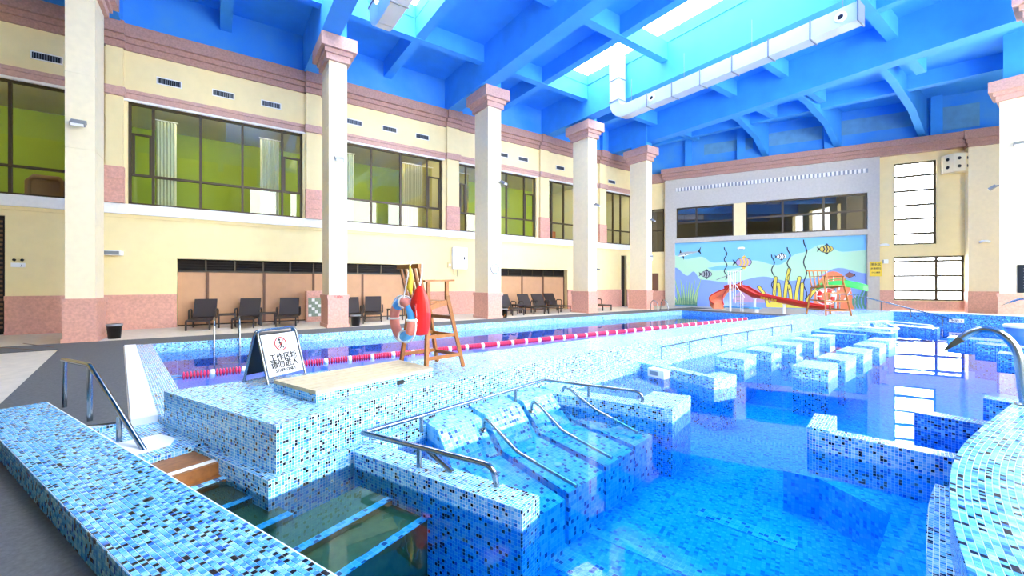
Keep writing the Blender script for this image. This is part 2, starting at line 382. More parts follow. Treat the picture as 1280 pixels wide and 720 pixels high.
order = ['nearest', 'second', 'third', 'fourth', 'farthest']
for i, p in enumerate(sb):
    lab = '%s mosaic stepping block in the %s row across the leisure pool' % (order[i % 5], 'right' if i < 5 else 'left')
    c = (sum(q[0] for q in p)/4, sum(q[1] for q in p)/4, -.95)
    t = thing('stepping_block', lab, 'stepping block', c, group='stepping blocks in the leisure pool')
    MB().prism(p, -.95, -.05).build('tiled_body', M['tile'], t, world=True)
    sh = [(q[0]+(c[0]-q[0])*-.02, q[1]+(c[1]-q[1])*-.02) for q in p]
    MB().prism(sh, -.05, -.01).build('tiled_top', M['tile_top'], t, world=True)
    if i in (5, 6):
        r = MB(); x, y = (p[1][0]+p[2][0])/2, (p[1][1]+p[2][1])/2
        r.lathe([(.05, .0), (.05, .04), (.025, .05), (.0, .05)], (x-.005, y, -.13), 12, 'X'); r.build('water_jet', M['white'], t, world=True)

# submerged massage loungers
for k in range(4):
    y0 = 2.05+k*.75; xo = -.26*k*.75
    t = thing('massage_lounger', 'submerged tiled massage lounger, %s from the near chrome rail' % ['first', 'second', 'third', 'fourth'][k], 'lounger', (-3.7+xo, y0, -.95), group='submerged tiled loungers')
    a = MB(); P = lambda x, y, z: (x+xo-.2*(y-y0), y, z)
    y1 = y0+.64
    prof = [(-4.75, -.05), (-4.35, -.07), (-3.95, -.4), (-2.8, -.44)]
    if k == 3: y1 = y0+.5
    cum = 0
    for (xa, za), (xb, zb) in zip(prof, prof[1:]):
        L = math.hypot(xb-xa, zb-za)
        a.face([P(xa, y0, za), P(xb, y0, zb), P(xb, y1, zb), P(xa, y1, za)], [(cum, y0), (cum+L, y0), (cum+L, y1), (cum, y1)])
        for yy, fl_ in ((y0, 1), (y1, 0)):
            q = [P(xa, yy, -.95), P(xb, yy, -.95), P(xb, yy, zb), P(xa, yy, za)]; u = [(xa, -.95), (xb, -.95), (xb, zb), (xa, za)]
            a.face(q if fl_ else q[::-1], u if fl_ else u[::-1])
        cum += L
    q = [P(-2.8, y0, -.95), P(-2.8, y1, -.95), P(-2.8, y1, -.44), P(-2.8, y0, -.44)]
    a.face(q, [(y0, -.95), (y1, -.95), (y1, -.44), (y0, -.44)])
    a.build('tiled_bed', M['tile_lounge'], t, world=True)
    for (x, y) in ((-3.75, y0+.32), (-3.25, y0+.32)):
        r = MB(); r.lathe([(.05, 0), (.05, .012), (.0, .014)], P(x, y, -.408 if x < -3.5 else -.425), 14); r.build('jet_cap', M['white'], t, world=True)
MB().prism([(-4.55, 1.3), (-3.2, 1.86), (-3.3, 2.05), (-3.9, 5.2), (-5.0, 4.6)], -.95, -.72).build('lounge_base', M['tile_floor'], rec, world=True)
# ledge under water along the right
w = MB(); w.prism([(-2.06, 5.2), (-1.75, 5.3), (-1.1, 5.0), (-1.0, 4.2), (-.95, 3.4), (-.8, 2.4), (-.3, 2.4), (-.5, 5.7), (-1.9, 5.5)], -.95, -.5)
w.build('underwater_ledge', M['tile_floor'], rec, world=True)

# ------------------------------------------------------------------ entry steps
st = thing('entry_steps', 'sunken wooden steps going down beside the tiled bench', 'steps', (BF(2.5, .4)[0], BF(2.5, .4)[1], -.95))
Q = lambda u0, u1, v0, v1: [BF(u0, v0), BF(u1, v0), BF(u1, v1), BF(u0, v1)]
MB().prism(Q(.92, 2.28, -.02, .76), -.95, -.06).build('landing', M['tile'], st, world=True)
MB().prism(Q(.86, .98, -.02, .74), -.95, .0).build('landing_curb', M['tile'], st, world=True)
MB().prism(Q(2.28, 2.80, -.02, .74), -.95, -.12).build('tread', M['wood_step'], st, world=True)
n = MB(); n.prism(Q(2.68, 2.75, 0, .74), -.12, -.114); n.build('nosing', M['white_strip'], st, world=True)
us = [2.80, 2.93, 3.4, 3.87, 4.32, 4.76]; zs = [-.235, -.29, -.34, -.39, -.44]
for k in range(5):
    v1 = .74 if k < 3 else 1.42
    tr = MB().prism(Q(us[k], us[k+1]+.02, -.02, v1), -.95, zs[k]).build('tread', M['wood_step'] if k < 2 else M['olive'], st, world=True)
    MB().prism(Q(us[k+1]-.05, us[k+1]+.03, -.02, v1), zs[k], zs[k]+.006).build('nosing', M['tile_lounge'], st, world=True)
mt = MB(); mt.prism([BF(1.55, .02), BF(2.12, .02), BF(2.08, .5), BF(1.9, .6), BF(1.62, .56)], -.058, -.044)
tag(mt.build('bath_mat', M['white_strip']), 'white mat lying on the tiled landing above the steps', 'mat')

# ------------------------------------------------------------------ low tiled bench with real tiles
fwd = Vector((-math.sin(YAW), math.cos(YAW)))
tone_meshes = {}
def place_tiles(parent, cells, mn):
    """cells: list of (corner quads lower->upper as 4 top pts, normal). nearest 300 become single tiles"""
    cells.sort(key=lambda c: c[2])
    vis = [c for c in cells if c[2] > mn][:300]; ids = set(id(c) for c in vis)
    rest = MB()
    def add(mb, pts, nrm, tone):
        n = Vector(nrm)*.004; hi = [Vector(p)+n for p in pts]; lo = [Vector(p)-n*.2 for p in pts]
        mb.face(hi, tone=tone)
        for i in range(4): mb.face([lo[i], lo[(i+1) % 4], hi[(i+1) % 4], hi[i]], tone=tone)
    for c in cells:
        if id(c) not in ids: add(rest, c[0], c[1], random.uniform(.001, .999))
    rest.build('tile_field', M['tile_geo'], parent, kind='stuff', world=True)
    for c in vis:
        mb = MB(); tone = random.uniform(.001, .999)
        add(mb, c[0], c[1], tone); mb.build('tile', M['tile_geo'], parent, world=True)
bench = thing('tiled_bench', 'low blue mosaic bench running along the grey deck in the foreground', 'bench', (BF(3, -.3)[0], BF(3, -.3)[1], 0))
MB().prism(Q(0, 7.6, -.53, 0), 0, .197).build('bench_core', M['grout'], bench, world=True)
cells = []; pt = .026; gp = .0042
for i in range(int(6.6/pt)):
    for j in range(int(.53/pt)):
        u, v = i*pt+gp, -.53+.003+j*pt
        q = [(*BF(u, v), .197), (*BF(u+pt-gp, v), .197), (*BF(u+pt-gp, v+pt-gp), .197), (*BF(u, v+pt-gp), .197)]
        c = BF(u, v); cells.append((q, (0, 0, 1), c[0]*fwd.x+c[1]*fwd.y))
nl = (.382, -.924, 0)
for i in range(int(6.6/pt)):
    for j in range(8):
        u, z = i*pt+gp, .002+j*(.195/8)
        q = [(*BF(u, -.53), z), (*BF(u+pt-gp, -.53), z), (*BF(u+pt-gp, -.53), z+.0215), (*BF(u, -.53), z+.0215)]
        c = BF(u, -.53); cells.append((q, nl, c[0]*fwd.x+c[1]*fwd.y+.6))
for j in range(int(.53/pt)):
    for k in range(8):
        v, z = -.53+.006+j*pt, .002+k*(.195/8)
        q = [(*BF(0, v+pt-gp), z), (*BF(0, v), z), (*BF(0, v), z+.0215), (*BF(0, v+pt-gp), z+.0215)]
        cells.append((q, (-.924, -.382, 0), 99))
place_tiles(bench, cells, 2.02)
sl = MB(); sl.lathe([(.016, 0), (.03, .006), (.0, .012)], (*BF(3.9, -.22), .2), 10); tag(sl.build('wet_leaf', M['black']), 'small dark scrap lying on the tiled bench', 'scrap')

# curved bench at right
EDGE = [(1.6, -.02), (2.3, -.21), (2.94, -.366), (3.68, -.53), (4.46, -.645), (5.18, -.69), (6.02, -.675), (7.34, -.61), (8.2, -.56), (9.0, -.5)]
def xe(y):
    for i in range(1, len(EDGE)-2):
        if y <= EDGE[i+1][0]: break
    (y0, p0), (y1, p1), (y2, p2_), (y3, p3) = EDGE[i-1:i+3]; t = (y-y1)/(y2-y1)
    m1 = (p2_-p0)/(y2-y0)*(y2-y1); m2 = (p3-p1)/(y3-y1)*(y2-y1)
    return (2*t**3-3*t*t+1)*p1+(t**3-2*t*t+t)*m1+(-2*t**3+3*t*t)*p2_+(t**3-t*t)*m2
def edgepts(off, y0, y1, n): return [(xe(y)+off, y) for y in [y0+(y1-y0)*i/n for i in range(n+1)]]
cb = thing('curved_bench', 'curved pale mosaic bench bulging into the pool at right', 'bench', (0, 5, 0))
MB().prism(edgepts(0, 2.3, 8.2, 40)+[(1.6, 8.2), (1.6, 2.3)], -.95, .197).build('bench_core', M['tile_deep'], cb, world=True)
MB().prism(edgepts(.012, 2.31, 8.19, 40)+[(1.5, 8.19), (1.5, 2.31)], .19, .199).build('grout_bed', M['grout'], cb, world=True)
MB().prism(edgepts(-.11, 2.3, 4.85, 20)+[(-.3, 4.85), (.1, 2.3)], -.95, -.05).build('lower_step', M['tile_top'], cb, world=True)
cells = []; pt = .034; gp = .0045
for k in range(int(5.85/pt)):
    for j in range(46):
        ya, yb_ = 2.32+k*pt, 2.32+(k+1)*pt-gp; o0, o1 = .004+j*pt, .004+(j+1)*pt-gp
        q = [(xe(ya)+o1, ya, .198), (xe(yb_)+o1, yb_, .198), (xe(yb_)+o0, yb_, .198), (xe(ya)+o0, ya, .198)]
        if q[0][0] > 1.0: continue
        cells.append((q, (0, 0, 1), q[0][0]*fwd.x+q[0][1]*fwd.y))
place_tiles(cb, cells, 2.02)
# ================================================================== LEFT WALL
WX = -19.8; T = .4
wl = MB()
def wseg(y0, y1, z0, z1, x0=WX-T, x1=WX): wl.box(x0, x1, y0, y1, z0, z1)
for a, b in ((-14, -6.2), (-5.4, -1.2), (7.7, 12.6), (18.4, 23.6), (24.2, 27.0)): wseg(a, b, 0, 4.05)
wseg(-6.2, -5.4, 3.75, 4.05); wseg(23.6, 24.2, 3.65, 4.05); wseg(-1.2, 7.7, 2.55, 4.05); wseg(12.6, 18.4, 2.5, 4.05)
wins = [(-9.6, -4.02), (-2.55, 3.02), (4.15, 9.6), (10.58, 15.85), (16.85, 21.1), (22.0, 26.3)]
edges = [-14]+[e for w_ in wins for e in w_]+[27.0]
for a, b in zip(edges[::2], edges[1::2]): wseg(a, b, 4.4, 8.1)
wseg(-14, 27.0, 8.1, 9.9)
wall = wl.build('wall_left', M['cream'], kind='structure')
MB().box(WX-T, WX, -14, 27.0, 9.9, 12.3).build('upper_wall', M['blue_wall'], wall)
MB().box(WX-T, WX+.16, -14, 27.0, 4.05, 4.32).build('ledge', M['white_stone'], wall)
MB().box(WX-T, WX+.06, -14, 27.0, 4.32, 4.42).build('ledge', M['white_stone'], wall)
MB().box(WX-.02, WX+.05, -14, 27.0, 3.93, 4.05).build('ledge_moulding', M['cream'], wall)
for a, b in zip([-14]+[w_[1]+.02 for w_ in wins[:-1]], [w_[0] for w_ in wins]): pass
for (a, b) in wins:
    MB().box(WX-.05, WX+.08, a-.35, b+.35, 8.12, 8.3).build('window_cornice', M['cornice_light'], wall)
    MB().box(WX-.05, WX+.13, a-.38, b+.38, 8.3, 8.42).build('window_cornice', M['cornice_light'], wall)
    MB().box(WX-.05, WX+.05, a-.1, b+.1, 8.04, 8.12).build('window_moulding', M['white_stone'], wall)
for z0, z1, p in ((9.8, 10.02, .1), (10.02, 10.2, .2), (10.2, 10.62, .32)):
    MB().box(WX-.1, WX+p, -14, 27.0, z0, z1).build('cornice', M['cornice'], wall)
pil = [(-3.1, -2.65), (3.14, 3.72), (9.8, 10.5), (16.05, 16.75), (21.25, 21.9)]
for (a, b) in pil:
    p = MB(); p.box(WX-.05, WX+.14, a, b, 4.42, 9.85); po = p.build('pilaster', M['cream'], wall)
    for k in range(3): MB().box(WX-.02, WX+.18, a-.03, b+.03, 4.42+k*.42, 4.42+k*.42+.41).build('stone_block', M['pink'], po)
    MB().box(WX-.02, WX+.26, a-.06, b+.06, 8.12, 8.42).build('cornice_return', M['cornice_light'], po)
    for z0, z1, q in ((9.8, 10.02, .22), (10.02, 10.2, .32), (10.2, 10.64, .44)):
        MB().box(WX-.02, WX+q, a-.06, b+.06, z0, z1).build('cornice_return', M['cornice'], po)
    MB().box(WX-.02, WX+.25, (a+b)/2-.14, (a+b)/2+.14, 10.64, 12.3).build('blue_pier', M['blue'], po)
for a, b in ((-14, -6.25), (-5.4, -1.2), (7.7, 12.6), (18.4, 23.6), (24.2, 26.8)):
    MB().box(WX-.02, WX+.05, a, b, .1, 1.08).build('plinth', M['pink'], wall)
    MB().box(WX-.02, WX+.09, a, b, 1.08, 1.22).build('plinth_cap', M['pink'], wall)
    MB().box(WX-.02, WX+.08, a, b, 0, .1).build('plinth_base', M['pink'], wall)
for (y, z) in ((-4.5, 8.95), (-1.42, 9.0), (.22, 9.0), (1.84, 9.0), (5.16, 9.02), (6.8, 9.05), (8.48, 9.03), (13.4, 9.0), (14.85, 9.0), (17.77, 8.95), (22.6, 8.75)):
    v = MB(); w2, h2 = .36, .1
    for (y0, y1, z0, z1) in ((-w2, w2, h2, h2+.03), (-w2, w2, -h2-.03, -h2), (-w2, -w2+.03, -h2, h2), (w2-.03, w2, -h2, h2)):
        v.box(WX-.01, WX+.03, y+y0, y+y1, z+z0, z+z1)
    vo = v.build('air_vent', M['white_stone'], wall)
    MB().box(WX-.01, WX+.006, y-w2, y+w2, z-h2, z+h2).build('vent_back', M['black'], vo)
    s = MB()
    for k in range(11): s.box(WX+.006, WX+.022, y-w2+.06+k*.06, y-w2+.075+k*.06, z-h2, z+h2)
    s.build('vent_slats', M['lamp_grey'], vo)
# alcoves with tan panels and louvers
def alcove(y0, y1, top, pans, mull):
    a = MB(); X = WX-.38
    a.box(X-.1, X, y0-.1, y1+.1, 0, top+.1); b = a.build('alcove_back', M['dark'], wall)
    for (p, q) in zip(pans, pans[1:]):
        o = MB().box(X, X+.05, p+.02, q-.03, .05, 2.05).build('wall_panel', M['tan'], wall)
        MB().box(X, X+.09, q-.05, q+.04, .05, 2.06).build('panel_edge', M['tan_edge'], o)
    MB().box(X, X+.08, y0, y1, 2.05, 2.1).build('louver_rail', M['bronze'], wall)
    for (p, q) in zip(mull, mull[1:]):
        o = MB().box(X+.0, X+.06, q-.03, q+.03, 2.1, top).build('louver_post', M['bronze'], wall)
        for k in range(4):
            s = MB(); z = 2.14+k*.105
            s.face([(X+.01, p+.03, z+.08), (X+.01, q-.03, z+.08), (X+.06, q-.03, z), (X+.06, p+.03, z)]); s.build('louver_slat', M['dark'], o)
alcove(-1.2, 7.7, 2.55, [-1.2, -.28, 1.62, 3.5, 5.62, 7.7], [-1.2, -.34, .6, 1.58, 2.58, 3.5, 4.4, 5.4, 6.5, 7.7])
alcove(12.6, 18.4, 2.5, [12.6, 15.0, 16.65, 18.4], [12.6, 14.0, 15.0, 15.8, 16.65, 17.5, 18.4])
# doors of the left wall
d = MB(); d.box(WX-.3, WX-.22, -6.2, -5.4, 0, 3.75); d1 = d.build('door_1', M['dark'], kind='structure')
for k in range(24): MB().box(WX-.22, WX-.19, -6.12, -5.5, .2+k*.145, .2+k*.145+.07).build('door_slat', M['brown'], d1)
d = MB(); d.box(WX-.3, WX-.2, 23.6, 24.2, 0, 3.65); d.build('door_2', M['dark'], kind='structure')

# windows of the left wall
def window(num, plane_x, y0, y1, z0, z1, verts, trans, small=None):
    f = MB(); x0, x1 = plane_x-.22, plane_x-.12
    f.box(x0, x1, y0, y1, z0, z0+.08); f.box(x0, x1, y0, y1, z1-.08, z1); f.box(x0, x1, y0, y0+.08, z0, z1); f.box(x0, x1, y1-.08, y1, z0, z1)
    o = f.build('window_%d' % num, M['bronze'], kind='structure')
    for v in verts: MB().box(x0, x1, v-.04, v+.04, z0+.08, z1-.08).build('mullion', M['bronze'], o)
    MB().box(x0+.01, x1+.01, y0+.08, y1-.08, trans-.04, trans+.04).build('transom', M['bronze'], o)
    ys = [y0+.06]+verts+[y1-.06]
    for k, (a, b) in enumerate(zip(ys, ys[1:])):
        side = small and k in (0, len(ys)-2)
        if side: 
            MB().box(x0+.01, x1+.01, a, b, small-.03, small+.03).build('transom', M['bronze'], o)
            for (p, q) in ((a+.04, a+.11), (b-.11, b-.04)): MB().box(x0+.01, x1+.02, p, q, trans+.04, small-.03).build('sash', M['bronze'], o)
        zz = [z0+.06, trans]+([small] if side else [])+[z1-.06]
        for p, q in zip(zz, zz[1:]):
            g = MB(); g.face([(x0+.05, a, p), (x0+.05, b, p), (x0+.05, b, q), (x0+.05, a, q)]); g.build('pane', M['glass'], o)
    return o
window(1, WX, -9.6, -4.02, 4.42, 8.06, [-8.9, -7.6, -6.4, -5.33], 5.35)
window(2, WX, -2.55, 3.02, 4.42, 8.06, [-1.88, -.5, .85, 2.26], 5.5, 6.95)
window(3, WX, 4.15, 9.6, 4.42, 8.06, [4.75, 5.97, 7.4, 8.8], 5.52, 7.1)
window(4, WX, 10.58, 15.85, 4.42, 8.06, [11.06, 12.4, 13.75, 15.03], 5.45, 7.0)
window(5, WX, 16.85, 21.1, 4.42, 8.06, [17.2, 18.2, 19.4, 20.6], 5.45, 7.0)
window(6, WX, 22.0, 26.3, 4.42, 8.06, [22.9, 23.7, 24.8, 25.6], 5.4)
# rooms behind the windows
r = MB(); r.box(-25.1, -25, -14, 27, 4.2, 8.75); room = r.build('wall_lounge', M['room_green'], kind='structure')
MB().box(-25, WX-T, -14, 27, 4.2, 4.3).build('lounge_floor', M['brown'], room)
MB().box(-25, WX-T, -14, 27, 8.62, 8.75).build('lounge_ceiling', M['room_ceiling'], room)
for y in (-14, -3.2, 9.9, 21.4, 26.9): MB().box(-25, WX-T, y, y+.12, 4.3, 8.62).build('partition', M['room_green'] if y < 5 else M['room_ceiling'], room)
for y in (-7, .3, 6.8, 13.2, 18.8, 24):
    l = MB(); l.box(-20.36, -20.24, y-1.6, y+1.6, 8.36, 8.5); l.build('added_room_light', M['lamp'], room)  # added glowing strips, hidden behind the window headers to brighten the rooms
def curtain(label, y0, y1, m, x=WX-.6):
    c = MB(); n = max(6, int((y1-y0)/.05)); t = thing('curtain', label, 'curtain', (x, (y0+y1)/2, 4.35), group='curtains behind the upper windows')
    f = MB(); pts = [(x+(.05 if i % 2 else -.05), y0+(y1-y0)*i/n) for i in range(n+1)]
    for p, q in zip(pts, pts[1:]): f.face([(p[0], p[1], 4.36), (q[0], q[1], 4.36), (q[0], q[1], 7.7), (p[0], p[1], 7.7)])
    f.build('cloth', m, t, world=True)
    k = MB(); k.bar((x, y0-.05, 7.74), (x, y1+.05, 7.74), .03, .03); k.build('curtain_rail', M['white'], t, world=True)
curtain('pale blind at the left of the large window behind the loungers', -1.85, -1.25, M['curtain'])
curtain('pale blind at the right of the large window behind the loungers', 1.5, 2.2, M['curtain'])
curtain('pale blind beside the second tall column', 4.8, 5.3, M['curtain'])
curtain('yellow striped curtain in the window above the lifeguard chair', 7.7, 9.3, M['curtain_y'])
curtain('yellow curtain in the narrow window part left of the third column', 10.7, 11.5, M['curtain_y'])
curtain('pale curtain in the window right of the third column', 13.0, 13.6, M['curtain'])
for (y, lab) in ((-4.85, 'brown armchair seen through the window at far left'), (-7.3, 'brown armchair at the left edge behind glass')):
    t = thing('armchair', lab, 'chair', (-21.2, y, 4.3), group='armchairs in the upper room')
    b = MB(); b.tube([(-.1, -.42, .1), (-.1, -.42, .85), (-.1, -.3, 1.0), (-.1, .3, 1.0), (-.1, .42, .85), (-.1, .42, .1)], .1, 8); b.build('back_frame', M['brown'], t)
    MB().box(-.16, -.04, -.4, .4, .3, .95).build('backrest', M['brown'], t); MB().box(-.7, -.1, -.4, .4, .3, .5).build('seat', M['brown'], t)
    for sx in (-.65, -.12):
        for sy in (-.36, .36): MB().box(sx-.03, sx+.03, sy-.03, sy+.03, 0, .3).build('leg', M['brown'], t)
t = thing('cabinet', 'orange brown cabinet behind the window beside the fourth column', 'cabinet', (-20.9, 17.75, 4.3))
MB().box(-.3, .3, -.35, .35, 0, .72).build('body', M['orange'], t); MB().box(.3, .32, -.33, -.01, .05, .68).build('door', M['orange'], t); MB().box(.3, .32, .01, .33, .05, .68).build('door', M['orange'], t)

MB().box(-20.3, 5.4, -14.4, -14, 0, 12.4).build('wall_back', M['cream'], kind='structure')  # unseen wall, added to stop light from behind and deepen contrast
wr = MB(); wr.box(5, 5.4, -14.4, 39, 0, 1.0); wr.box(5, 5.4, -14.4, 39, 10.4, 12.4)
wr.box(5, 5.4, -14.4, 2.5, 1.0, 10.4); wr.box(5, 5.4, 27, 39, 1.0, 10.4)  # unseen solid stretches, shaped to hold back daylight from the side
for k in range(12): wr.box(5, 5.4, -14.4+k*4.75, -14.4+k*4.75+1.2, 1.0, 10.4)
wr.build('wall_right', M['cream'], kind='structure')
# ================================================================== END WALL (turned 25.7 degrees)
ER = math.radians(25.67); EP = (-18.608, 27.137, 0)
e = MB()
def es(mb, s0, s1, z0, z1, y0=0, y1=.4): return mb.box(s0, s1, y0, y1, z0, z1)
es(e, -1.6, -1.0, 0, 9.2); es(e, -1.0, -.1, 0, 4.0); es(e, -1.0, -.1, 7.2, 9.2); es(e, -.1, 0, 0, 9.2)
es(e, 0, 12.81, 0, 4.9); es(e, 0, .78, 4.9, 9.2); es(e, 4.45, 5.17, 4.9, 7.1); es(e, 11.56, 12.81, 4.9, 9.2); es(e, .78, 11.56, 7.1, 9.2)
es(e, 12.81, 15.8, 3.2, 3.9); es(e, 12.81, 15.8, 8.7, 9.2); es(e, 14.66, 15.8, 3.9, 8.7); es(e, 12.81, 15.8, 0, .65); es(e, 15.8, 27, 0, 9.2)
we = e.build('wall_end', M['cream'], kind='structure'); we.location = EP; we.rotation_euler = (0, 0, ER)
def ec(name, m, *boxes, parent=None):
    k = MB()
    for b in boxes: k.box(*b)
    return k.build(name, m, parent or we)
ec('stone_surround', M['grey_stone'], (0, .67, -.28, 0, 0, 9.2), (11.56, 12.12, -.28, 0, 0, 9.2), (.67, 11.56, -.28, 0, 4.58, 4.9), (.67, 11.56, -.28, 0, 7.1, 9.2), (.67, .78, -.28, 0, 4.9, 7.1))
ec('window_pier', M['cream'], (4.45, 5.17, -.26, 0, 4.9, 7.1))
ec('cornice', M['cornice'], (-.1, 27, -.4, 0, 9.18, 9.4)); ec('cornice', M['cornice'], (-.15, 27, -.52, 0, 9.4, 9.6)); ec('cornice', M['cornice'], (-.22, 27, -.66, 0, 9.6, 9.95))
ec('cornice', M['cornice'], (-1.5, -.1, -.3, 0, 9.1, 9.75))
ec('upper_wall', M['blue_wall'], (-1.6, 27, 0, .4, 9.2, 12.4))
for a, b, z0, z1 in ((2.6, 5.6, 10.75, 11.5), (5.9, 9.4, 10.75, 11.6), (10.2, 14.2, 10.8, 11.7), (14.9, 16.4, 10.3, 11.6)):
    ec('faded_patch', M['patch'], (a, b, -.012, 0, z0, z1))
for s_ in (1.6, 4.9, 9.7, 14.6): ec('blue_pier', M['blue'], (s_-.25, s_+.25, -.25, 0, 9.95, 12.3))
ec('dentil_gap_shade', M['lamp_grey'], (.72, 11.58, -.285, -.28, 8.29, 8.54))  # flat grey band, shade between the dentils put into its colour
for k in range(50):
    s_ = .75+k*(10.8/50); ec('dentil', M['white_stone'], (s_, s_+.11, -.36, -.28, 8.29, 8.54))
ec('plinth', M['pink'], (12.12, 12.81, -.06, 0, 0, 1.12), (-1.5, 0, -.06, 0, 0, 1.1), (17.05, 27, -.06, 0, 0, 1.2)); ec('plinth_cap', M['pink'], (12.12, 12.81, -.1, 0, 1.12, 1.22))
ec('window_sill_block', M['pink'], (12.81, 15.78, -.05, .1, 0, .62))
pl = ec('pilaster', M['column'], (15.82, 17.05, -.4, 0, 0, 9.2)); ec('pilaster_plinth', M['pink'], (15.78, 17.09, -.46, 0, 0, 1.2), parent=pl)
for z0, z1, q in ((9.1, 9.3, .06), (9.3, 9.5, .14), (9.5, 9.98, .25)): ec('pilaster_capital', M['cornice'], (15.82-q, 17.05+q, -.46-q, 0, z0, z1), parent=pl)
def ewin(num, s0, s1, z0, z1, verts, hors, glassm, y=.12, parent_kind='structure', bar=.09):
    f = MB()
    for b in ((s0, s1, z0, z0+bar), (s0, s1, z1-bar, z1), (s0, s0+bar, z0, z1), (s1-bar, s1, z0, z1)): f.box(b[0], b[1], y-.04, y+.04, b[2], b[3])
    o = f.build('window_%d' % num, M['bronze'], kind='structure'); o.location = EP; o.rotation_euler = (0, 0, ER)
    for v in verts: ec('mullion', M['bronze'], (v-.06, v+.06, y-.04, y+.04, z0, z1), parent=o)
    for h in hors: ec('glazing_bar', M['bronze'], (s0, s1, y-.05, y+.03, h-.06, h+.06), parent=o)
    vs = [s0]+list(verts)+[s1]; hs = [z0]+list(hors)+[z1]
    for a, b in zip(vs, vs[1:]):
        for p, q in zip(hs, hs[1:]):
            g = MB(); g.face([(a, y, p), (b, y, p), (b, y, q), (a, y, q)]); g.build('pane', glassm, o)
    return o
ewin(7, .78, 4.45, 4.9, 7.1, [2.1], [6.0], M['glass_dark'], y=-.1)
ewin(8, 5.17, 11.56, 4.9, 7.1, [7.28, 9.44], [6.05], M['glass_dark'], y=-.1)
ewin(9, -1.0, -.1, 4.0, 7.2, [], [5.6], M['glass_dark'])
ewin(10, 12.81, 14.66, 3.9, 8.7, [], [4.54, 5.4, 6.2, 7.05, 7.9], M['glass_roof'])
ewin(11, 12.81, 15.8, .65, 3.2, [14.68], [1.22, 2.07, 2.92], M['glass_roof'])
dr = ec('gallery_back', M['room_dark'], (-1.5, 12.6, 3.2, 3.3, 4.0, 8.0)); ec('gallery_floor', M['room_dark'], (-1.5, 12.6, .4, 3.2, 4.0, 4.1)); ec('gallery_ceiling', M['room_dark'], (-1.5, 12.6, .4, 3.2, 7.5, 7.6))
d = MB(); d.box(-.95, -.5, -.04, .02, 0, 2.4); d3 = d.build('door_3', M['tan_edge'], kind='structure'); d3.location = EP; d3.rotation_euler = (0, 0, ER)

# ================================================================== CEILING
MY = [-3.0, 3.35, 10.05, 16.55, 22.6]; mid = [.3, 6.7, 13.25, 19.6]
sky = [(.5, 3.0), (3.7, 6.5), (13.45, 16.2), (16.9, 19.4)]; SX0, SX1 = -15.85, -5.0
c = MB(); ys = [-14]+[q for s_ in sky for q in s_]+[27.0]
for a, b in zip(ys[::2], ys[1::2]): c.box(-20.3, 5.4, a, b, 12.25, 12.45)
for a, b in sky: c.box(-20.3, SX0, a, b, 12.25, 12.45); c.box(SX1, 5.4, a, b, 12.25, 12.45)
c.prism([(-20.3, 27.0), (5.4, 27.0), (5.4, 39.0), (-20.3, 27.2)], 12.25, 12.45)
ceil = c.build('ceiling', M['blue'], kind='structure')
def cb_(name, m=None, **k):
    return None
for y in MY: MB().box(-20.0, 5.2, y-.32, y+.32, 10.6, 12.26).build('main_beam', M['blue'], ceil)
for y in mid: MB().box(-20.0, 5.2, y-.19, y+.19, 11.5, 12.26).build('cross_beam', M['blue'], ceil)
MB().beam((-19.5, 25.3), (-1.5, 30.0), .4, 11.5, 12.26).build('cross_beam', M['blue'], ceil)
for x in (-16.05, -11.2, SX1+.15):
    MB().box(x-.18, x+.18, -14, 27, 11.48, 12.26).build('long_beam', M['blue'], ceil)
MB().box(-8.9, -8.6, 19.7, 27, 11.5, 12.26).build('long_beam', M['blue'], ceil)
for x0, y0, x1, y1 in ((-12.4, 22.8, -12.9, 30.0), (-9.1, 22.8, -9.4, 31.5), (-5.8, 22.8, -5.9, 33.2)):
    b = MB()
    P_ = [(0, 12.26), (1, 12.26), (1, 10.0), (.75, 11.0), (.4, 11.45), (0, 11.5)]
    for s_ in (-.16, .16):
        q = [(x0+(x1-x0)*t_+s_, y0+(y1-y0)*t_, z_) for t_, z_ in P_]; b.face(q if s_ > 0 else q[::-1])
    for (t0, z0), (t1, z1) in zip(P_, P_[1:]+P_[:1]):
        b.face([(x0+(x1-x0)*t0-.16, y0+(y1-y0)*t0, z0), (x0+(x1-x0)*t1-.16, y0+(y1-y0)*t1, z1), (x0+(x1-x0)*t1+.16, y0+(y1-y0)*t1, z1), (x0+(x1-x0)*t0+.16, y0+(y1-y0)*t0, z0)])
    b.build('bracket_beam', M['blue'], ceil)
for k, (a, b) in enumerate(sky):
    f = MB()
    for q in ((SX0-.1, SX0, a-.1, b+.1), (SX1, SX1+.1, a-.1, b+.1), (SX0, SX1, a-.1, a), (SX0, SX1, b, b+.1)): f.box(q[0], q[1], q[2], q[3], 12.45, 12.75)
    well = f.build('skylight_well', M['blue'], ceil)
    n = 8
    for i in range(n):
        x0 = SX0+(SX1-SX0)*i/n; x1 = SX0+(SX1-SX0)*(i+1)/n
        g = MB(); g.face([(x0, a, 12.7), (x1, a, 12.7), (x1, b, 12.7), (x0, b, 12.7)]); g.build('skylight_pane', M['glass_roof'], well)
        if i: MB().box(x0-.02, x0+.02, a, b, 12.68, 12.74).build('skylight_bar', M['white'], well)

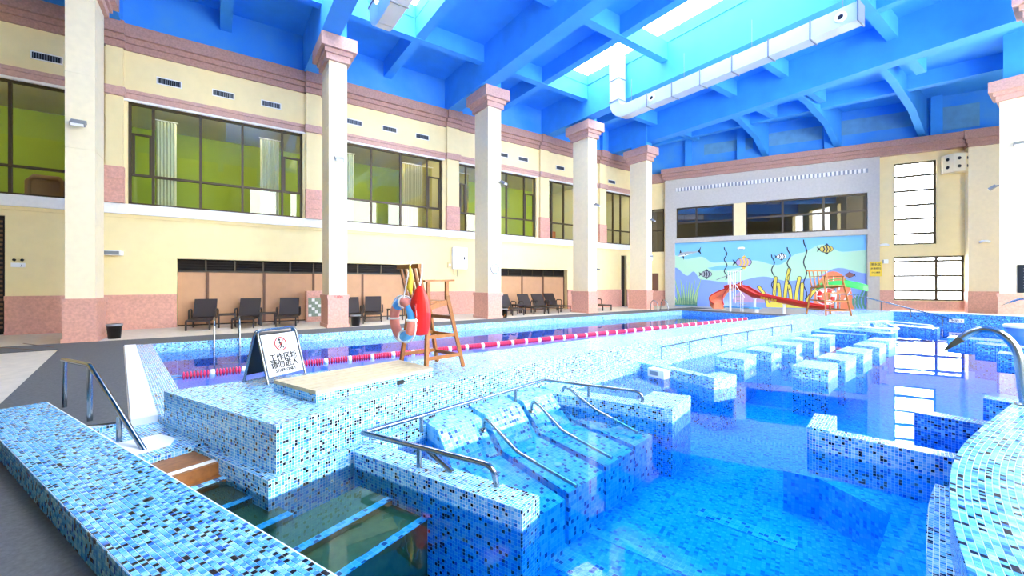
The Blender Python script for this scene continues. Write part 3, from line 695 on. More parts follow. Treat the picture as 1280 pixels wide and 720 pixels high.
# ================================================================== COLUMNS
def column(label, x0, x1, y0, y1, top=9.65, plinth='pink', stub=True):
    t = thing('column', label, 'column', ((x0+x1)/2, (y0+y1)/2, 0), group='tall square columns')
    c = MB(); z = 1.2
    while z < top-.05:
        z2 = min(top, z+2.06); c.box(x0, x1, y0, y1, z, z2-.012); c.box(x0+.012, x1-.012, y0+.012, y1-.012, z2-.012, z2); z = z2
    c.build('shaft', M['column'], t, world=True)
    c = MB(); c.box(x0-.05, x1+.05, y0-.04, y1+.04, .12, 1.06); c.box(x0-.08, x1+.08, y0-.07, y1+.07, 0, .12); c.box(x0-.08, x1+.08, y0-.07, y1+.07, 1.06, 1.2)
    c.build('plinth', M['pink'], t, world=True)
    c = MB()
    for z0, z1, q in ((0, .22, .1), (.22, .38, .17), (.38, .84, .3)): c.box(x0-q, x1+q, y0-q, y1+q, top+z0, top+z1)
    c.build('capital', M['cornice_light'], t, world=True)
    if stub: MB().box(x0+.1, x1, y0, y1, top+.84, 12.25).build('blue_stub', M['blue'], t, world=True)
    return t
column('tall cream column at the left edge with a black bin at its foot', -17.3, -16.2, -3.35, -2.76)
column('tall white column standing right of the three dark loungers', -17.35, -16.2, 3.33, 3.96, 9.75)
column('tall column with a round clock behind the lifeguard chair', -17.4, -16.2, 10.15, 10.85, 9.75)
column('fourth tall column from the left, next to the last lounger', -17.4, -16.2, 16.6, 17.25)
column('farthest left-row column beside the far pool ladder', -17.9, -16.6, 22.2, 22.75, 9.45)
column('cream column at the right edge carrying a black board', -2.5, 1.0, 27.5, 28.6, 9.45)
column('near right column whose capital shows in the top corner', -1.25, .1, 20.0, 20.7, 9.65, stub=True)
# ================================================================== AIR DUCTS
def duct(label, y0, y1, z0, z1, x0, x1, xe, ztop, holes=()):
    t = thing('air_duct', label, 'air duct', ((x0+x1)/2, (y0+y1)/2, z0))
    n = max(2, int(round((x1-x0)/1.25)))
    for i in range(n):
        a = x0+(x1-x0)*i/n; b = x0+(x1-x0)*(i+1)/n
        MB().box(a+.01, b-.01, y0, y1, z0, z1).build('duct_section', M['steel'], t, world=True)
        if i: MB().box(a-.02, a+.02, y0-.03, y1+.03, z0-.03, z1+.03).build('duct_flange', M['lamp_grey'], t, world=True)
    MB().box(x1-.04, x1, y0-.04, y1+.04, z0-.04, z1+.04).build('duct_end', M['lamp_grey'], t, world=True)
    h = z1-z0; R = h+.35; C = (x0, z0+R); e = MB(); prev = None
    for k in range(9):
        a = -math.pi/2-k*(math.pi/2)/8
        po = (C[0]+R*math.cos(a), C[1]+R*math.sin(a)); pi = (C[0]+.35*math.cos(a), C[1]+.35*math.sin(a))
        cur = [(po[0], y0, po[1]), (po[0], y1, po[1]), (pi[0], y1, pi[1]), (pi[0], y0, pi[1])]
        if prev:
            for i in range(4): e.face([prev[i], prev[(i+1) % 4], cur[(i+1) % 4], cur[i]])
        prev = cur
    e.build('duct_elbow', M['steel'], t, world=True)
    xa = x0-R; MB().box(xa, xa+h, y0, y1, z0+R, ztop).build('riser', M['steel'], t, world=True)
    MB().box(xa-.03, xa+h+.03, y0-.03, y1+.03, z0+R-.02, z0+R+.02).build('duct_flange', M['lamp_grey'], t, world=True)
    MB().box(xa-.03, xa+h+.03, y0-.03, y1+.03, z0+R+1.0, z0+R+1.04).build('duct_flange', M['lamp_grey'], t, world=True)
    for hx in holes:
        r = MB(); r.lathe([(.16, 0), (.16, -.03), (.08, -.035), (.08, 0)], (hx, y0, (z0+z1)/2), 16, 'Y'); o = r.build('nozzle_ring', M['white'], t, world=True)
        r = MB(); r.lathe([(.08, -.012), (.0, -.012)], (hx, y0, (z0+z1)/2), 16, 'Y'); r.build('nozzle_hole', M['black'], o); o.children[0].location = (0, 0, 0)
        o.children[0].data.transform(Matrix.Translation(-t.location))
    k = MB()
    for i in range(4):
        xx = x0+.4+i*(x1-x0-.8)/3; k.bar((xx, y0+.02, z1), (xx, y0+.02, z1+1.0), .015, .015)
    k.build('hanger_rod', M['lamp_grey'], t, world=True)
duct('silver duct running along the ceiling under the large skylight', 15.6, 16.1, 9.5, 10.05, -12.9, -4.15, 0, 12.6, holes=(-11.4, -4.6))
duct('curved silver duct piece at the top edge above the second column', 4.1, 4.6, 9.75, 10.35, -13.0, -7.0, 0, 12.6)

# ================================================================== MURAL
mu = thing('mural', 'painted undersea wall mural with fish, seaweed and orange reef', 'mural', EP, ER)
def flat(name, pts, m, lay, parent=mu):
    y1 = -.012-lay*.006; k = MB(); n = len(pts)
    a = sum(pts[i][0]*pts[(i+1) % n][1]-pts[(i+1) % n][0]*pts[i][1] for i in range(n))
    if a < 0: pts = pts[::-1]
    k.face([(p[0], y1, p[1]) for p in pts]); 
    for i in range(n):
        p, q = pts[i], pts[(i+1) % n]; k.face([(p[0], -.002, p[1]), (q[0], -.002, q[1]), (q[0], y1, q[1]), (p[0], y1, p[1])])
    return k.build(name, m, parent)
PM = {k: mat('mural_'+k, v, .7) for k, v in dict(sky='7cc4f4', green='b4e0c0', violet='86a4f0', ink='2c3040', grey='a8b0b4', pale='f0f2ee', orange='f08a62', coral='e8d858', weed='5c9c84', leaf='b8d89c', lilac='b49cc8', yellow='f2cc50', brown='8a5a58', pinkish='c49cc0', gold='d8c45c').items()}
flat('sea', [(.67, .0), (11.56, .0), (11.56, 4.58), (.67, 4.58)], PM['sky'], 0)
wv = lambda pts, n=6: [pts[0]]+[q for a, b in zip(pts, pts[1:]) for q in [(a[0]+(b[0]-a[0])*(i/n), a[1]+(b[1]-a[1])*(.5-.5*math.cos(math.pi*i/n))) for i in range(1, n+1)]]
flat('green_water', [(.67, 1.4)]+wv([(.67, 3.7), (1.4, 3.4), (2.4, 3.55), (3.2, 3.1), (4.6, 3.15), (5.6, 3.2), (7.0, 2.85), (8.2, 3.6), (9.4, 4.1), (10.4, 3.6), (11.56, 3.65)])+[(11.56, 1.4)], PM['green'], 1)
flat('blue_streak', wv([(2.8, 2.75), (3.8, 2.9), (5.2, 2.8)])+[(4.2, 2.6), (3.2, 2.55)], PM['sky'], 2)
flat('deep_water', [(.67, .0)]+wv([(.67, 2.8), (1.5, 2.2), (1.9, 2.5), (2.4, 1.9), (4.2, 1.7), (6.2, 2.1), (7.6, 1.8), (8.8, 1.95), (10.2, 2.6), (11.56, 2.25)])+[(11.56, .0)], PM['violet'], 2)
def ell(cx, cz, rx, rz, n=24, a0=0, a1=2*math.pi): return [(cx+rx*math.cos(a0+(a1-a0)*i/n), cz+rz*math.sin(a0+(a1-a0)*i/n)) for i in range(n if a1-a0 > 6 else n+1)]
flat('reef_rock', [(8.85, .05)]+[(9.93+1.0*math.cos(math.pi-math.pi*i/20), .3+2.1*math.sin(math.pi*i/20)) for i in range(21)]+[(11.0, .05)], PM['orange'], 3)
flat('pink_coral', ell(5.6, .35, 1.2, .95, 20, 0, math.pi), PM['pinkish'], 3)
def strand(name, pts, w, m, lay, tip=False):
    L = []; R_ = []
    for i, p in enumerate(pts):
        a = pts[max(0, i-1)]; b = pts[min(len(pts)-1, i+1)]; dx, dz = b[0]-a[0], b[1]-a[1]; l = math.hypot(dx, dz); ww = w*(1-.7*i/(len(pts)-1)) if tip else w
        L.append((p[0]-dz/l*ww, p[1]+dx/l*ww)); R_.append((p[0]+dz/l*ww, p[1]-dx/l*ww))
    y1 = -.012-lay*.006; k = MB()
    for i in range(len(pts)-1):
        k.face([(q[0], y1, q[1]) for q in (L[i], R_[i], R_[i+1], L[i+1])])
        k.face([(L[i][0], -.002, L[i][1]), (L[i][0], y1, L[i][1]), (L[i+1][0], y1, L[i+1][1]), (L[i+1][0], -.002, L[i+1][1])])
        k.face([(R_[i][0], -.002, R_[i][1]), (R_[i+1][0], -.002, R_[i+1][1]), (R_[i+1][0], y1, R_[i+1][1]), (R_[i][0], y1, R_[i][1])])
    return k.build(name, m, mu)
for x, z0, z1 in ((3.96, 1.9, 4.15), (6.75, .8, 3.55), (7.62, 1.2, 4.0), (8.5, .6, 4.45)):
    strand('weed_line', [(x+.09*math.sin(i*1.1), z0+(z1-z0)*i/16) for i in range(17)], .03, PM['ink'], 5)
random.seed(3)
for k in range(11):
    x = .8+k*.125; h = 1.0+.9*abs(math.sin(k*1.7)); b_ = (k-5)*.05
    for w_, m_, l_ in ((.085, PM['weed'], 4), (.05, PM['leaf'], 5)):
        strand('seaweed_blade', [(x+b_*(i/6)**1.5*1.4, .1+h*i/6) for i in range(7)], w_, m_, l_, True)
flat('seaweed_mound', ell(1.4, .05, .75, .55, 16, 0, math.pi), PM['weed'], 5)
for (x0, h, bend) in ((6.45, 1.3, -.5), (6.8, 1.9, .1), (7.15, 1.5, -.1), (7.4, 2.45, .25), (7.75, 1.4, -.1), (8.0, 1.9, .2), (8.3, 1.5, .05), (8.55, 1.2, .55)):
    for w_, m_, l_ in ((.115, PM['ink'], 4), (.08, PM['coral'], 5)):
        pts = [(x0+bend*(i/8)**2, .1+h*i/8) for i in range(9)]; strand('coral_branch', pts, w_, m_, l_); 
        flat('coral_tip', ell(pts[-1][0], pts[-1][1], w_, w_, 12), m_, l_)
flat('coral_base', ell(7.45, .05, 1.05, .6, 16, 0, math.pi), PM['coral'], 6)
for (x0, h, b_) in ((9.3, 1.3, -.3), (9.7, 1.9, .0), (9.95, 2.1, 0), (10.2, 1.8, .15), (10.5, 1.2, .3)):
    strand('reef_frond', [(x0+b_*(i/5), h-.6+.6*i/5) for i in range(6)], .05, PM['pale'], 5, True)
for i in range(4): strand('corner_weed', [(11.5-i*.16-.12*math.sin(j), .1+j*.3) for j in range(6-i)], .05, PM['weed'], 5)
def fish(kind, cx, cz, s, stripes, body, flip=1, ang=0.0):
    tr = lambda p: (cx+flip*(p[0]*math.cos(ang)-p[1]*math.sin(ang))*s, cz+(p[0]*math.sin(ang)+p[1]*math.cos(ang))*s)
    if kind == 'shark':
        flat('shark_body', [tr(p) for p in [(-1, -.1), (-.6, .18), (0, .22), (.6, .12), (1.1, .1), (1.1, .0), (.5, -.08), (-.3, -.25), (-.8, -.22)]], PM['grey'], 6)
        flat('shark_belly', [tr(p) for p in [(-.95, -.12), (-.2, -.05), (.5, -.04), (-.3, -.22), (-.8, -.2)]], PM['pale'], 7)
        for f in ([(-.75, .15), (-.6, .5), (-.55, .17)], [(1.0, .05), (1.35, .5), (1.22, .08), (1.3, -.3)], [(-.5, -.2), (-.42, -.6), (-.35, -.22)], [(-.35, .0), (-.1, -.22), (-.15, .02)]): flat('shark_fin', [tr(p) for p in f], PM['ink'], 8)
        return
    flat('fish_outline', [tr(p) for p in ell(0, 0, 1.08, .72)], PM['ink'], 6); flat('fish_body', [tr(p) for p in ell(0, 0, 1.0, .64)], body, 7)
    flat('fish_tail', [tr(p) for p in [(-.9, 0), (-1.5, .5), (-1.3, 0), (-1.5, -.5)]], PM['ink'], 7)
    for f in ([(-.5, .5), (.1, 1.1), (.5, .45)], [(-.5, -.5), (.1, -1.1), (.5, -.45)]): flat('fish_fin', [tr(p) for p in f], stripes, 5)
    for x in (-.5, -.05, .4):
        h = .6*math.sqrt(max(.05, 1-x*x)); flat('fish_stripe', [tr(p) for p in [(x-.1, -h), (x+.1, 0), (x-.1, h), (x+.1, h), (x+.3, 0), (x+.1, -h)]], stripes, 8)
fish('shark', 1.5, 3.8, .7, None, None, 1, .12)
fish('fish', 5.05, 3.08, .45, PM['yellow'], PM['lilac'])
fish('fish', 7.22, 3.4, .26, PM['ink'], PM['pale']); fish('fish', 9.6, 3.8, .33, PM['ink'], PM['gold']); fish('fish', 2.75, 2.3, .33, PM['ink'], PM['grey']); fish('fish', 10.75, 2.15, .2, PM['brown'], PM['brown'], -1)

# ================================================================== SMALL FITTINGS
def floodlight(label, loc, rz):
    t = thing('floodlight', label, 'floodlight', loc, rz, group='small floodlights')
    MB().box(0, .16, -.02, .02, -.03, .03).build('bracket', M['lamp_grey'], t)
    b = MB(); b.bar((.14, 0, .02), (.34, 0, -.12), .3, .1); h = b.build('housing', M['lamp_grey'], t)
    b = MB(); b.bar((.345, 0, -.125), (.355, 0, -.132), .25, .07); b.build('lens', M['white'], t)
floodlight('small floodlight on the leftmost column', (-16.2, -3.05, 6.0), 0)
floodlight('small floodlight on the white column right of the three loungers', (-16.2, 3.63, 6.2), 0)
floodlight('small floodlight on the column with the round clock', (-16.2, 10.75, 6.35), .5)
floodlight('small floodlight on the fourth column from the left', (-16.2, 17.0, 6.0), .5)
floodlight('upper small floodlight on the farthest left-row column', (-16.6, 22.5, 5.7), .5)
floodlight('floodlight on the left face of the cream column at right', (-2.5, 27.9, 5.9), math.pi)
floodlight('high floodlight on the front of the cream column at right', (-1.95, 27.5, 7.5), -math.pi/2)
def wall_lamp(label, s_, z, y=-.0):
    c, s2 = math.cos(ER), math.sin(ER)
    t = thing('wall_lamp', label, 'wall lamp', (EP[0]+s_*c-y*s2, EP[1]+s_*s2+y*c, z), ER, group='white wall lamps')
    b = MB(); b.tube([(-.18, -.12, -.03), (-.1, -.2, .0), (.1, -.2, .0), (.18, -.12, -.03)], .07, 8); b.build('shade', M['white'], t); MB().box(-.1, .1, -.14, 0, -.06, .06).build('wall_plate', M['lamp_grey'], t)
wall_lamp('white wall lamp between mural and tall bright window', 12.35, 3.93); wall_lamp('white wall lamp on the pilaster right of the bright windows', 16.4, 3.9, -.4); wall_lamp('white wall lamp above the striped orange fish on the mural', 4.9, 4.05, -.06)
c_, s_ = math.cos(ER), math.sin(ER); EW = lambda s, y, z: (EP[0]+s*c_-y*s_, EP[1]+s*s_+y*c_, z)
t = thing('speaker_box', 'white six-hole air outlet box beside the tall bright window', 'air outlet', EW(15.35, 0, 7.8), ER)
k = MB(); hx = [(-.5, 0), (-.5, -.25), (-.2, -.6), (.3, -.6), (.5, -.35), (.5, 0)]; k.prism(hx, 0, 1.0); k.build('casing', M['column'], t)
for z in (.28, .72):
    for (px, py, nx, ny) in ((-.35, -.43, -.76, -.65), (.05, -.605, 0, -1), (.4, -.48, .78, -.62)):
        r = MB(); a = Vector((nx, ny, 0)); u = Vector((-ny, nx, 0)); pts = [Vector((px, py, z))+a*.02+u*.08*math.cos(q*.5236)+Vector((0, 0, .09*math.sin(q*.5236))) for q in range(12)]
        r.face(pts); r.build('outlet_hole', M['black'], t)
t = thing('junction_box', 'small grey box on the wall below the lamp beside the mural', 'box', EW(12.45, 0, 2.94), ER)
MB().box(-.1, .1, -.1, 0, -.12, .12).build('case', M['white'], t); MB().box(-.14, -.1, -.06, 0, -.1, .1).build('cover_edge', M['lamp_grey'], t)
t = thing('notice_sign', 'yellow notice sign at the right edge of the mural', 'sign', EW(11.93, -.285, 2.5), ER)
MB().box(-.28, .28, -.02, 0, -.44, .44).build('plate', M['yellow'], t)
RX = Matrix.Rotation(math.pi/2, 4, 'X')
for i, (b_, sz) in enumerate((('深水区', .16), ('水深危险', .12), ('小心滑倒', .1))): text(b_, sz, M['ink'], t, Matrix.Translation((0, -.024, .26-i*.24)) @ RX)
t = thing('depth_plate', 'small white depth plate on the blue end wall of the pool', 'sign', (-3.5, 25.45, .05))
MB().box(-.22, .22, -.02, 0, -.08, .08).build('plate', M['white'], t); text('水深1.2', .1, M['ink'], t, Matrix.Translation((0, -.024, 0)) @ RX)
t = thing('notice_board', 'black framed notice board on the cream column at right', 'board', (-1.35, 27.5, 1.85))
MB().box(-.66, .66, -.04, 0, -.62, .56).build('frame', M['black'], t); MB().box(-.6, .6, -.05, -.03, -.56, .5).build('board', M['board'], t)
for i in range(8): MB().box(-.5, .3+.2*math.sin(i*2), -.054, -.05, .38-i*.115, .4-i*.115).build('text_line', M['lamp_grey'], t)
t = thing('electrical_cabinet', 'white electrical cabinet on the wall left of the third column', 'cabinet', (-19.8, 10.55, 2.4))
MB().box(0, .18, -.42, .42, 0, 1.15).build('case', M['white'], t); MB().box(.18, .2, -.36, .36, .06, 1.09).build('door', M['white'], t); MB().box(.2, .22, .2, .26, .5, .64).build('handle', M['ink'], t)
q = MB(); q.tube([(.05, -.3, 0), (.05, -.32, -.3), (.05, -.1, -.4), (.05, -.1, -.02)], .015, 6); q.build('conduit', M['lamp_grey'], t)
t = thing('call_box', 'small cream box on the wall beside the electrical cabinet', 'box', (-19.8, 9.98, 2.6)); MB().box(0, .08, -.09, .09, -.14, .14).build('case', M['cream'], t); MB().box(.08, .1, -.05, .05, -.06, .06).build('button_plate', M['white'], t)
t = thing('wall_clock', 'round white clock on the column behind the lifeguard chair', 'clock', (-16.2, 10.5, 2.3))
k = MB(); k.lathe([(.0, .03), (.2, .03), (.22, .02), (.22, 0)], (0, 0, 0), 24, 'X'); k.build('face', M['white'], t)
k = MB(); k.tube(arc((.03, 0, 0), .22, 0, 2*math.pi*23/24, 23, 'YZ'), .018, 6, True); k.build('rim', M['lamp_grey'], t)
k = MB(); k.bar((.036, 0, 0), (.036, 0, .15), .012, .006); k.bar((.036, 0, 0), (.036, -.09, -.06), .014, .006); k.build('hands', M['ink'], t)
t = thing('wall_speaker', 'white sloped fitting on the wall right of the leftmost column', 'speaker', (-19.75, -2.95, 2.65)); k = MB(); k.prism([(0, -.3), (.28, -.25), (.28, .25), (0, .3)], -.06, .1); k.build('body', M['white'], t); MB().box(.28, .29, -.22, .22, -.04, .08).build('grille', M['lamp_grey'], t)
t = thing('exit_sign', 'white pictogram sign beside the dark door at far left', 'sign', (-19.8, -5.12, 2.25)); MB().box(0, .03, -.15, .15, -.12, .02).build('plate', M['white'], t)
for y_ in (-.09, .08):
    k = MB(); k.tube([(.04, y_, .12), (.06, y_+.03, .1)], .04, 8); k.build('emergency_spot', M['ink'], t)
k = MB(); k.bar((.032, .06, -.1), (.032, .09, -.02), .04, .006); k.build('pictogram', M['ink'], t)
t = thing('camera_dome', 'small white camera on the wall right of the fourth column', 'camera', (-19.8, 21.0, 2.62)); MB().box(0, .06, -.1, .1, -.08, .08).build('base', M['white'], t); k = MB(); k.bar((.06, 0, 0), (.3, .1, -.05), .1, .1); k.build('body', M['lamp_grey'], t)
t = thing('alarm_box', 'white box hanging on the farthest left-row column', 'box', (-16.6, 22.5, 3.25)); MB().box(0, .14, -.14, .14, -.16, .2).build('case', M['white'], t); MB().box(.14, .2, -.1, .1, .05, .16).build('lamp_cap', M['lamp_grey'], t)
t = thing('mosaic_panel', 'grey green mosaic panel framed in pink stone beside the white column', 'panel', (-19.72, 3.42, 0))
MB().box(0, .35, -.32, .32, 0, 1.3).build('pink_frame', M['pink'], t); MB().box(.35, .37, -.26, .26, .22, 1.0).build('panel', M['mosaic_art'], t)
for i in range(4):
    for j in range(6): MB().box(.37, .378, -.25+i*.127, -.25+i*.127+.118, .23+j*.127, .23+j*.127+.118).build('tile', M['mosaic_art'] if (i+j) % 3 else M['white_stone'], t)
text('1.40m', .12, M['sign_red'], bpy.data.objects['column.001'], Matrix.Translation((.66, 0, 1.13)) @ Matrix.Rotation(math.pi/2, 4, 'Z') @ RX, 'height_mark')
def bin_(label, loc):
    t = thing('litter_bin', label, 'bin', loc, group='small dark litter bins')
    k = MB(); k.lathe([(0, 0), (.14, 0), (.17, .36), (.18, .36), (.18, .4), (.15, .4), (.13, .05), (0, .05)], n=18); k.build('bucket', M['black'], t)
    k = MB(); k.lathe([(.16, .36), (.19, .37), (.19, .42), (.15, .43)], n=18); k.build('liner', M['lamp_grey'], t)
bin_('black litter bin at the foot of the leftmost column', (-16.75, -2.45, 0)); bin_('dark litter bin behind the white second column', (-16.5, 4.35, 0)); bin_('dark litter bin right of the clock column', (-16.6, 11.3, 0))

# ================================================================== LOUNGERS AND TABLES
def lounger(label, loc, rz):
    t = thing('sun_lounger', label, 'sun lounger', loc, rz, group='dark wicker loungers along the wall')
    k = MB(); k.prism([(-.45, -.36), (.95, -.34), (.95, .34), (-.45, .36)], .3, .36); k.build('seat', M['wicker'], t)
    k = MB(); k.bar((-.42, 0, .36), (-.85, 0, 1.02), .7, .06); k.build('backrest', M['wicker'], t)
    for x in (-.4, .9):
        for y in (-.33, .33): MB().box(x-.025, x+.025, y-.025, y+.025, 0, .31).build('leg', M['wicker'], t)
    for y in (-.4, .4):
        k = MB(); k.tube([(-.55, y, .33), (-.55, y, .6), (-.48, y, .66), (-.1, y, .66), (-.03, y, .6), (-.03, y, .33)], .028, 8); k.build('armrest', M['wicker'], t)
    return t
def side_table(label, loc, rz=0):
    t = thing('side_table', label, 'side table', loc, rz, group='small dark wicker side tables')
    MB().box(-.28, .28, -.28, .28, .44, .5).build('table_top', M['wicker'], t)
    for x in (-.25, .25):
        for y in (-.25, .25): MB().box(x-.025, x+.025, y-.025, y+.025, 0, .44).build('leg', M['wicker'], t)
    return t
l0 = lounger('leftmost dark lounger in front of the tan panels', (-18.85, -.42, 0), -.12)
for lab, p, r_ in (('middle one of the three dark loungers left of the white column', (-18.75, .95, 0), -.2), ('dark lounger just left of the white second column', (-18.55, 2.3, 0), -.2),
                  ('dark lounger half hidden behind the white second column', (-18.0, 4.6, 0), -.15), ('dark lounger left of the lifeguard chair', (-18.6, 5.65, 0), -.3),
                  ('dark lounger just right of the clock column', (-18.0, 12.6, 0), -.1), ('second dark lounger right of the clock column', (-18.1, 14.05, 0), -.1), ('third dark lounger right of the clock column', (-18.1, 15.05, 0), -.1),
                  ('dark lounger half hidden behind the fourth column', (-18.6, 16.4, 0), -.1), ('last dark lounger, right of the fourth column', (-18.0, 19.2, 0), -.1)):
    copy_tree(l0, p, r_, lab)
t0 = side_table('dark side table right of the leftmost lounger', (-18.75, .32, 0))
for lab, p in (('dark side table left of the lounger next to the white column', (-18.65, 1.62, 0)), ('dark side table seen beside the hanging lifebuoy', (-18.2, 6.5, 0)), ('dark side table between the loungers right of the clock column', (-18.2, 13.35, 0)), ('dark side table left of the last lounger', (-18.0, 18.3, 0))):
    copy_tree(t0, p, 0, lab)

# ================================================================== CHROME RAILS
def rail(name, label, cat, parts, loc, r=.022, group=None):
    t = thing(name, label, cat, loc, group=group)
    for nme, pts in parts:
        k = MB(); k.tube(pts, r, 10); k.build(nme, M['chrome'], t, world=True)
    return t
def rnd(pts, rad=.08, n=5):
    out = [Vector(pts[0])]
    for a, b, c in zip(pts, pts[1:], pts[2:]):
        a, b, c = Vector(a), Vector(b), Vector(c); p = b+(a-b).normalized()*min(rad, (a-b).length*.45); q = b+(c-b).normalized()*min(rad, (c-b).length*.45)
        for i in range(n+1): t_ = i/n; out.append(p*(1-t_)**2+b*2*t_*(1-t_)+q*t_*t_)
    out.append(Vector(pts[-1])); return out
GR = 'polished steel pool rails'
rail('handrail', 'steel handrail sloping down beside the entry steps', 'handrail',
     [('rail', rnd([(-7.76, -1.62, .62), (-6.78, -1.2, .66), (-5.42, -.55, -.1)], .05)), ('post', [(-7.72, -1.6, 0), (-7.72, -1.6, .62)]), ('post', [(-6.78, -1.2, -.02), (-6.78, -1.2, .65)]), ('post', [(-6.0, -.84, -.06), (-6.0, -.84, .2)])], (-6.7, -1.2, 0), .026, GR)
rail('handrail', 'thick steel rail bent over the near mosaic wall', 'handrail',
     [('rail', rnd([(-4.3, 1.2, .1), (-2.9, 1.86, .1), (-2.9, 1.9, -.08)], .1)), ('post', [(-3.62, 1.52, -.08), (-3.62, 1.52, .1)]), ('brace', [(-3.55, 1.56, .1), (-3.35, 1.72, -.08)])], (-3.6, 1.5, -.08), .026, GR)
rail('handrail', 'long white-looking rail along the foot of the divider wall', 'handrail',
     [('rail', [(-4.3, 1.2, .1), (-4.68, 2.8, .1), (-5.03, 4.2, .1)]), ('post', [(-4.46, 1.9, -.08), (-4.46, 1.9, .1)]), ('post', [(-4.85, 3.5, -.08), (-4.85, 3.5, .1)])], (-4.6, 2.7, -.08), .024, GR)
rail('handrail', 'pale rail along the far wall of the massage loungers', 'handrail',
     [('rail', rnd([(-5.03, 4.2, .1), (-3.72, 4.85, .09), (-3.7, 4.87, -.06)], .1)), ('post', [(-4.4, 4.52, -.08), (-4.4, 4.52, .1)])], (-4.4, 4.5, -.08), .024, GR)
for lab, pts in (('grab rail between the first and second massage loungers', [(-4.3, 2.62, -.16), (-4.28, 2.62, -.02), (-4.15, 2.62, -.02), (-3.65, 2.66, -.22), (-2.9, 2.82, -.34)]),
                 ('grab rail between the second and third massage loungers', [(-4.55, 3.55, -.16), (-4.53, 3.55, -.02), (-4.4, 3.55, -.02), (-3.85, 3.5, -.22), (-3.15, 3.6, -.34)]),
                 ('grab rail between the third and fourth massage loungers', [(-4.85, 4.4, -.14), (-4.83, 4.4, .0), (-4.7, 4.4, .0), (-4.15, 4.42, -.2), (-3.5, 4.5, -.34)])):
    t = rail('grab_rail', lab, 'handrail', [('rail', rnd(pts, .06))], pts[0], .022, GR)
    k = MB(); k.lathe([(.045, -.02), (.045, .02), (0, .025)], pts[0], 12); k.build('foot_flange', M['chrome'], t, world=True)
for lab, x_, ys_, dx in (('steel ladder rails at the near side of the lap pool', -14.5, (-.05, .55), 1), ('far steel ladder rails beside the last column', -15.2, (21.3, 22.3), 1)):
    rail('pool_ladder', lab, 'ladder', [('rail', rnd([(x_-.45, y, 0), (x_-.4, y, .5), (x_-.25, y, .66), (x_+.02, y, .5), (x_+.12, y, -.2), (x_+.14, y, -.9)], .12)) for y in ys_]+[('rung', [(x_+.13, ys_[0], z), (x_+.13, ys_[1], z)]) for z in (-.35, -.65)], (x_, sum(ys_)/2, 0), .024, 'pool ladders')
t = thing('low_railing', 'thin low railing on the divider foot beyond the massage loungers', 'railing', (-6.1, 12, -.08))
rp = [(-5.62, 8.05), (-5.78, 9.4), (-5.95, 11.2), (-6.02, 12.8), (-6.1, 14.6), (-6.15, 16.2)]
k = MB(); k.tube([(x, y, .2) for x, y in rp], .015, 6); k.build('rail', M['chrome'], t, world=True)
for x, y in rp: k = MB(); k.tube([(x, y, -.08), (x, y, .2)], .015, 6); k.build('post', M['chrome'], t, world=True)
t = thing('railing', 'steel railing sloping down beyond the far lifeguard chair', 'railing', (-6, 25.3, .35))
k = MB(); k.tube([(-7.6, 25.35, 1.1), (-6.9, 25.35, 1.08), (-3.6, 25.3, .12)], .03, 6); k.build('rail', M['chrome'], t, world=True)
for x, z0, z1 in ((-7.5, 0, 1.1), (-6.9, .35, 1.08), (-5.9, .35, .8), (-4.9, .1, .5), (-3.9, -.2, .2)): k = MB(); k.tube([(x, 25.33, z0), (x, 25.33, z1)], .025, 6); k.build('post', M['chrome'], t, world=True)
t = thing('pipe_railing', 'white pipe frame lying over the farthest blue walls', 'railing', (-4.8, 20, 0))
for nme, pts in (('pipe', [(-5.75, 18.3, .12), (-4.9, 21.6, .14), (-3.5, 21.2, .1), (-3.5, 21.2, -.05)]), ('pipe', [(-5.6, 18.4, .1), (-4.0, 18.3, .1), (-4.0, 18.3, -.02)]), ('pipe', [(-4.9, 21.4, .1), (-4.0, 19.2, .06), (-4.6, 18.3, .1)]), ('post', [(-4.9, 21.6, -.02), (-4.9, 21.6, .14)])):
    k = MB(); k.tube(rnd(pts, .1), .025, 6); k.build(nme, M['white'], t, world=True)
for i, (x, y) in enumerate(((-5.3, 19.0), (-4.9, 19.6), (-4.55, 20.2))):
    t = thing('underwater_seat', ['nearest', 'middle', 'farthest'][i]+' small white tiled seat behind the long blue wall', 'seat', (x, y, -.95), group='white seats behind the blue wall')
    MB().prism([(x-.22, y-.2), (x+.2, y-.22), (x+.26, y+.22), (x-.16, y+.24)], -.95, -.06).build('seat_block', M['tile_top'], t, world=True)
    k = MB(); k.bar((x-.2, y+.2, -.06), (x-.3, y+.35, .14), .4, .06); k.build('seat_back', M['tile_top'], t, world=True)

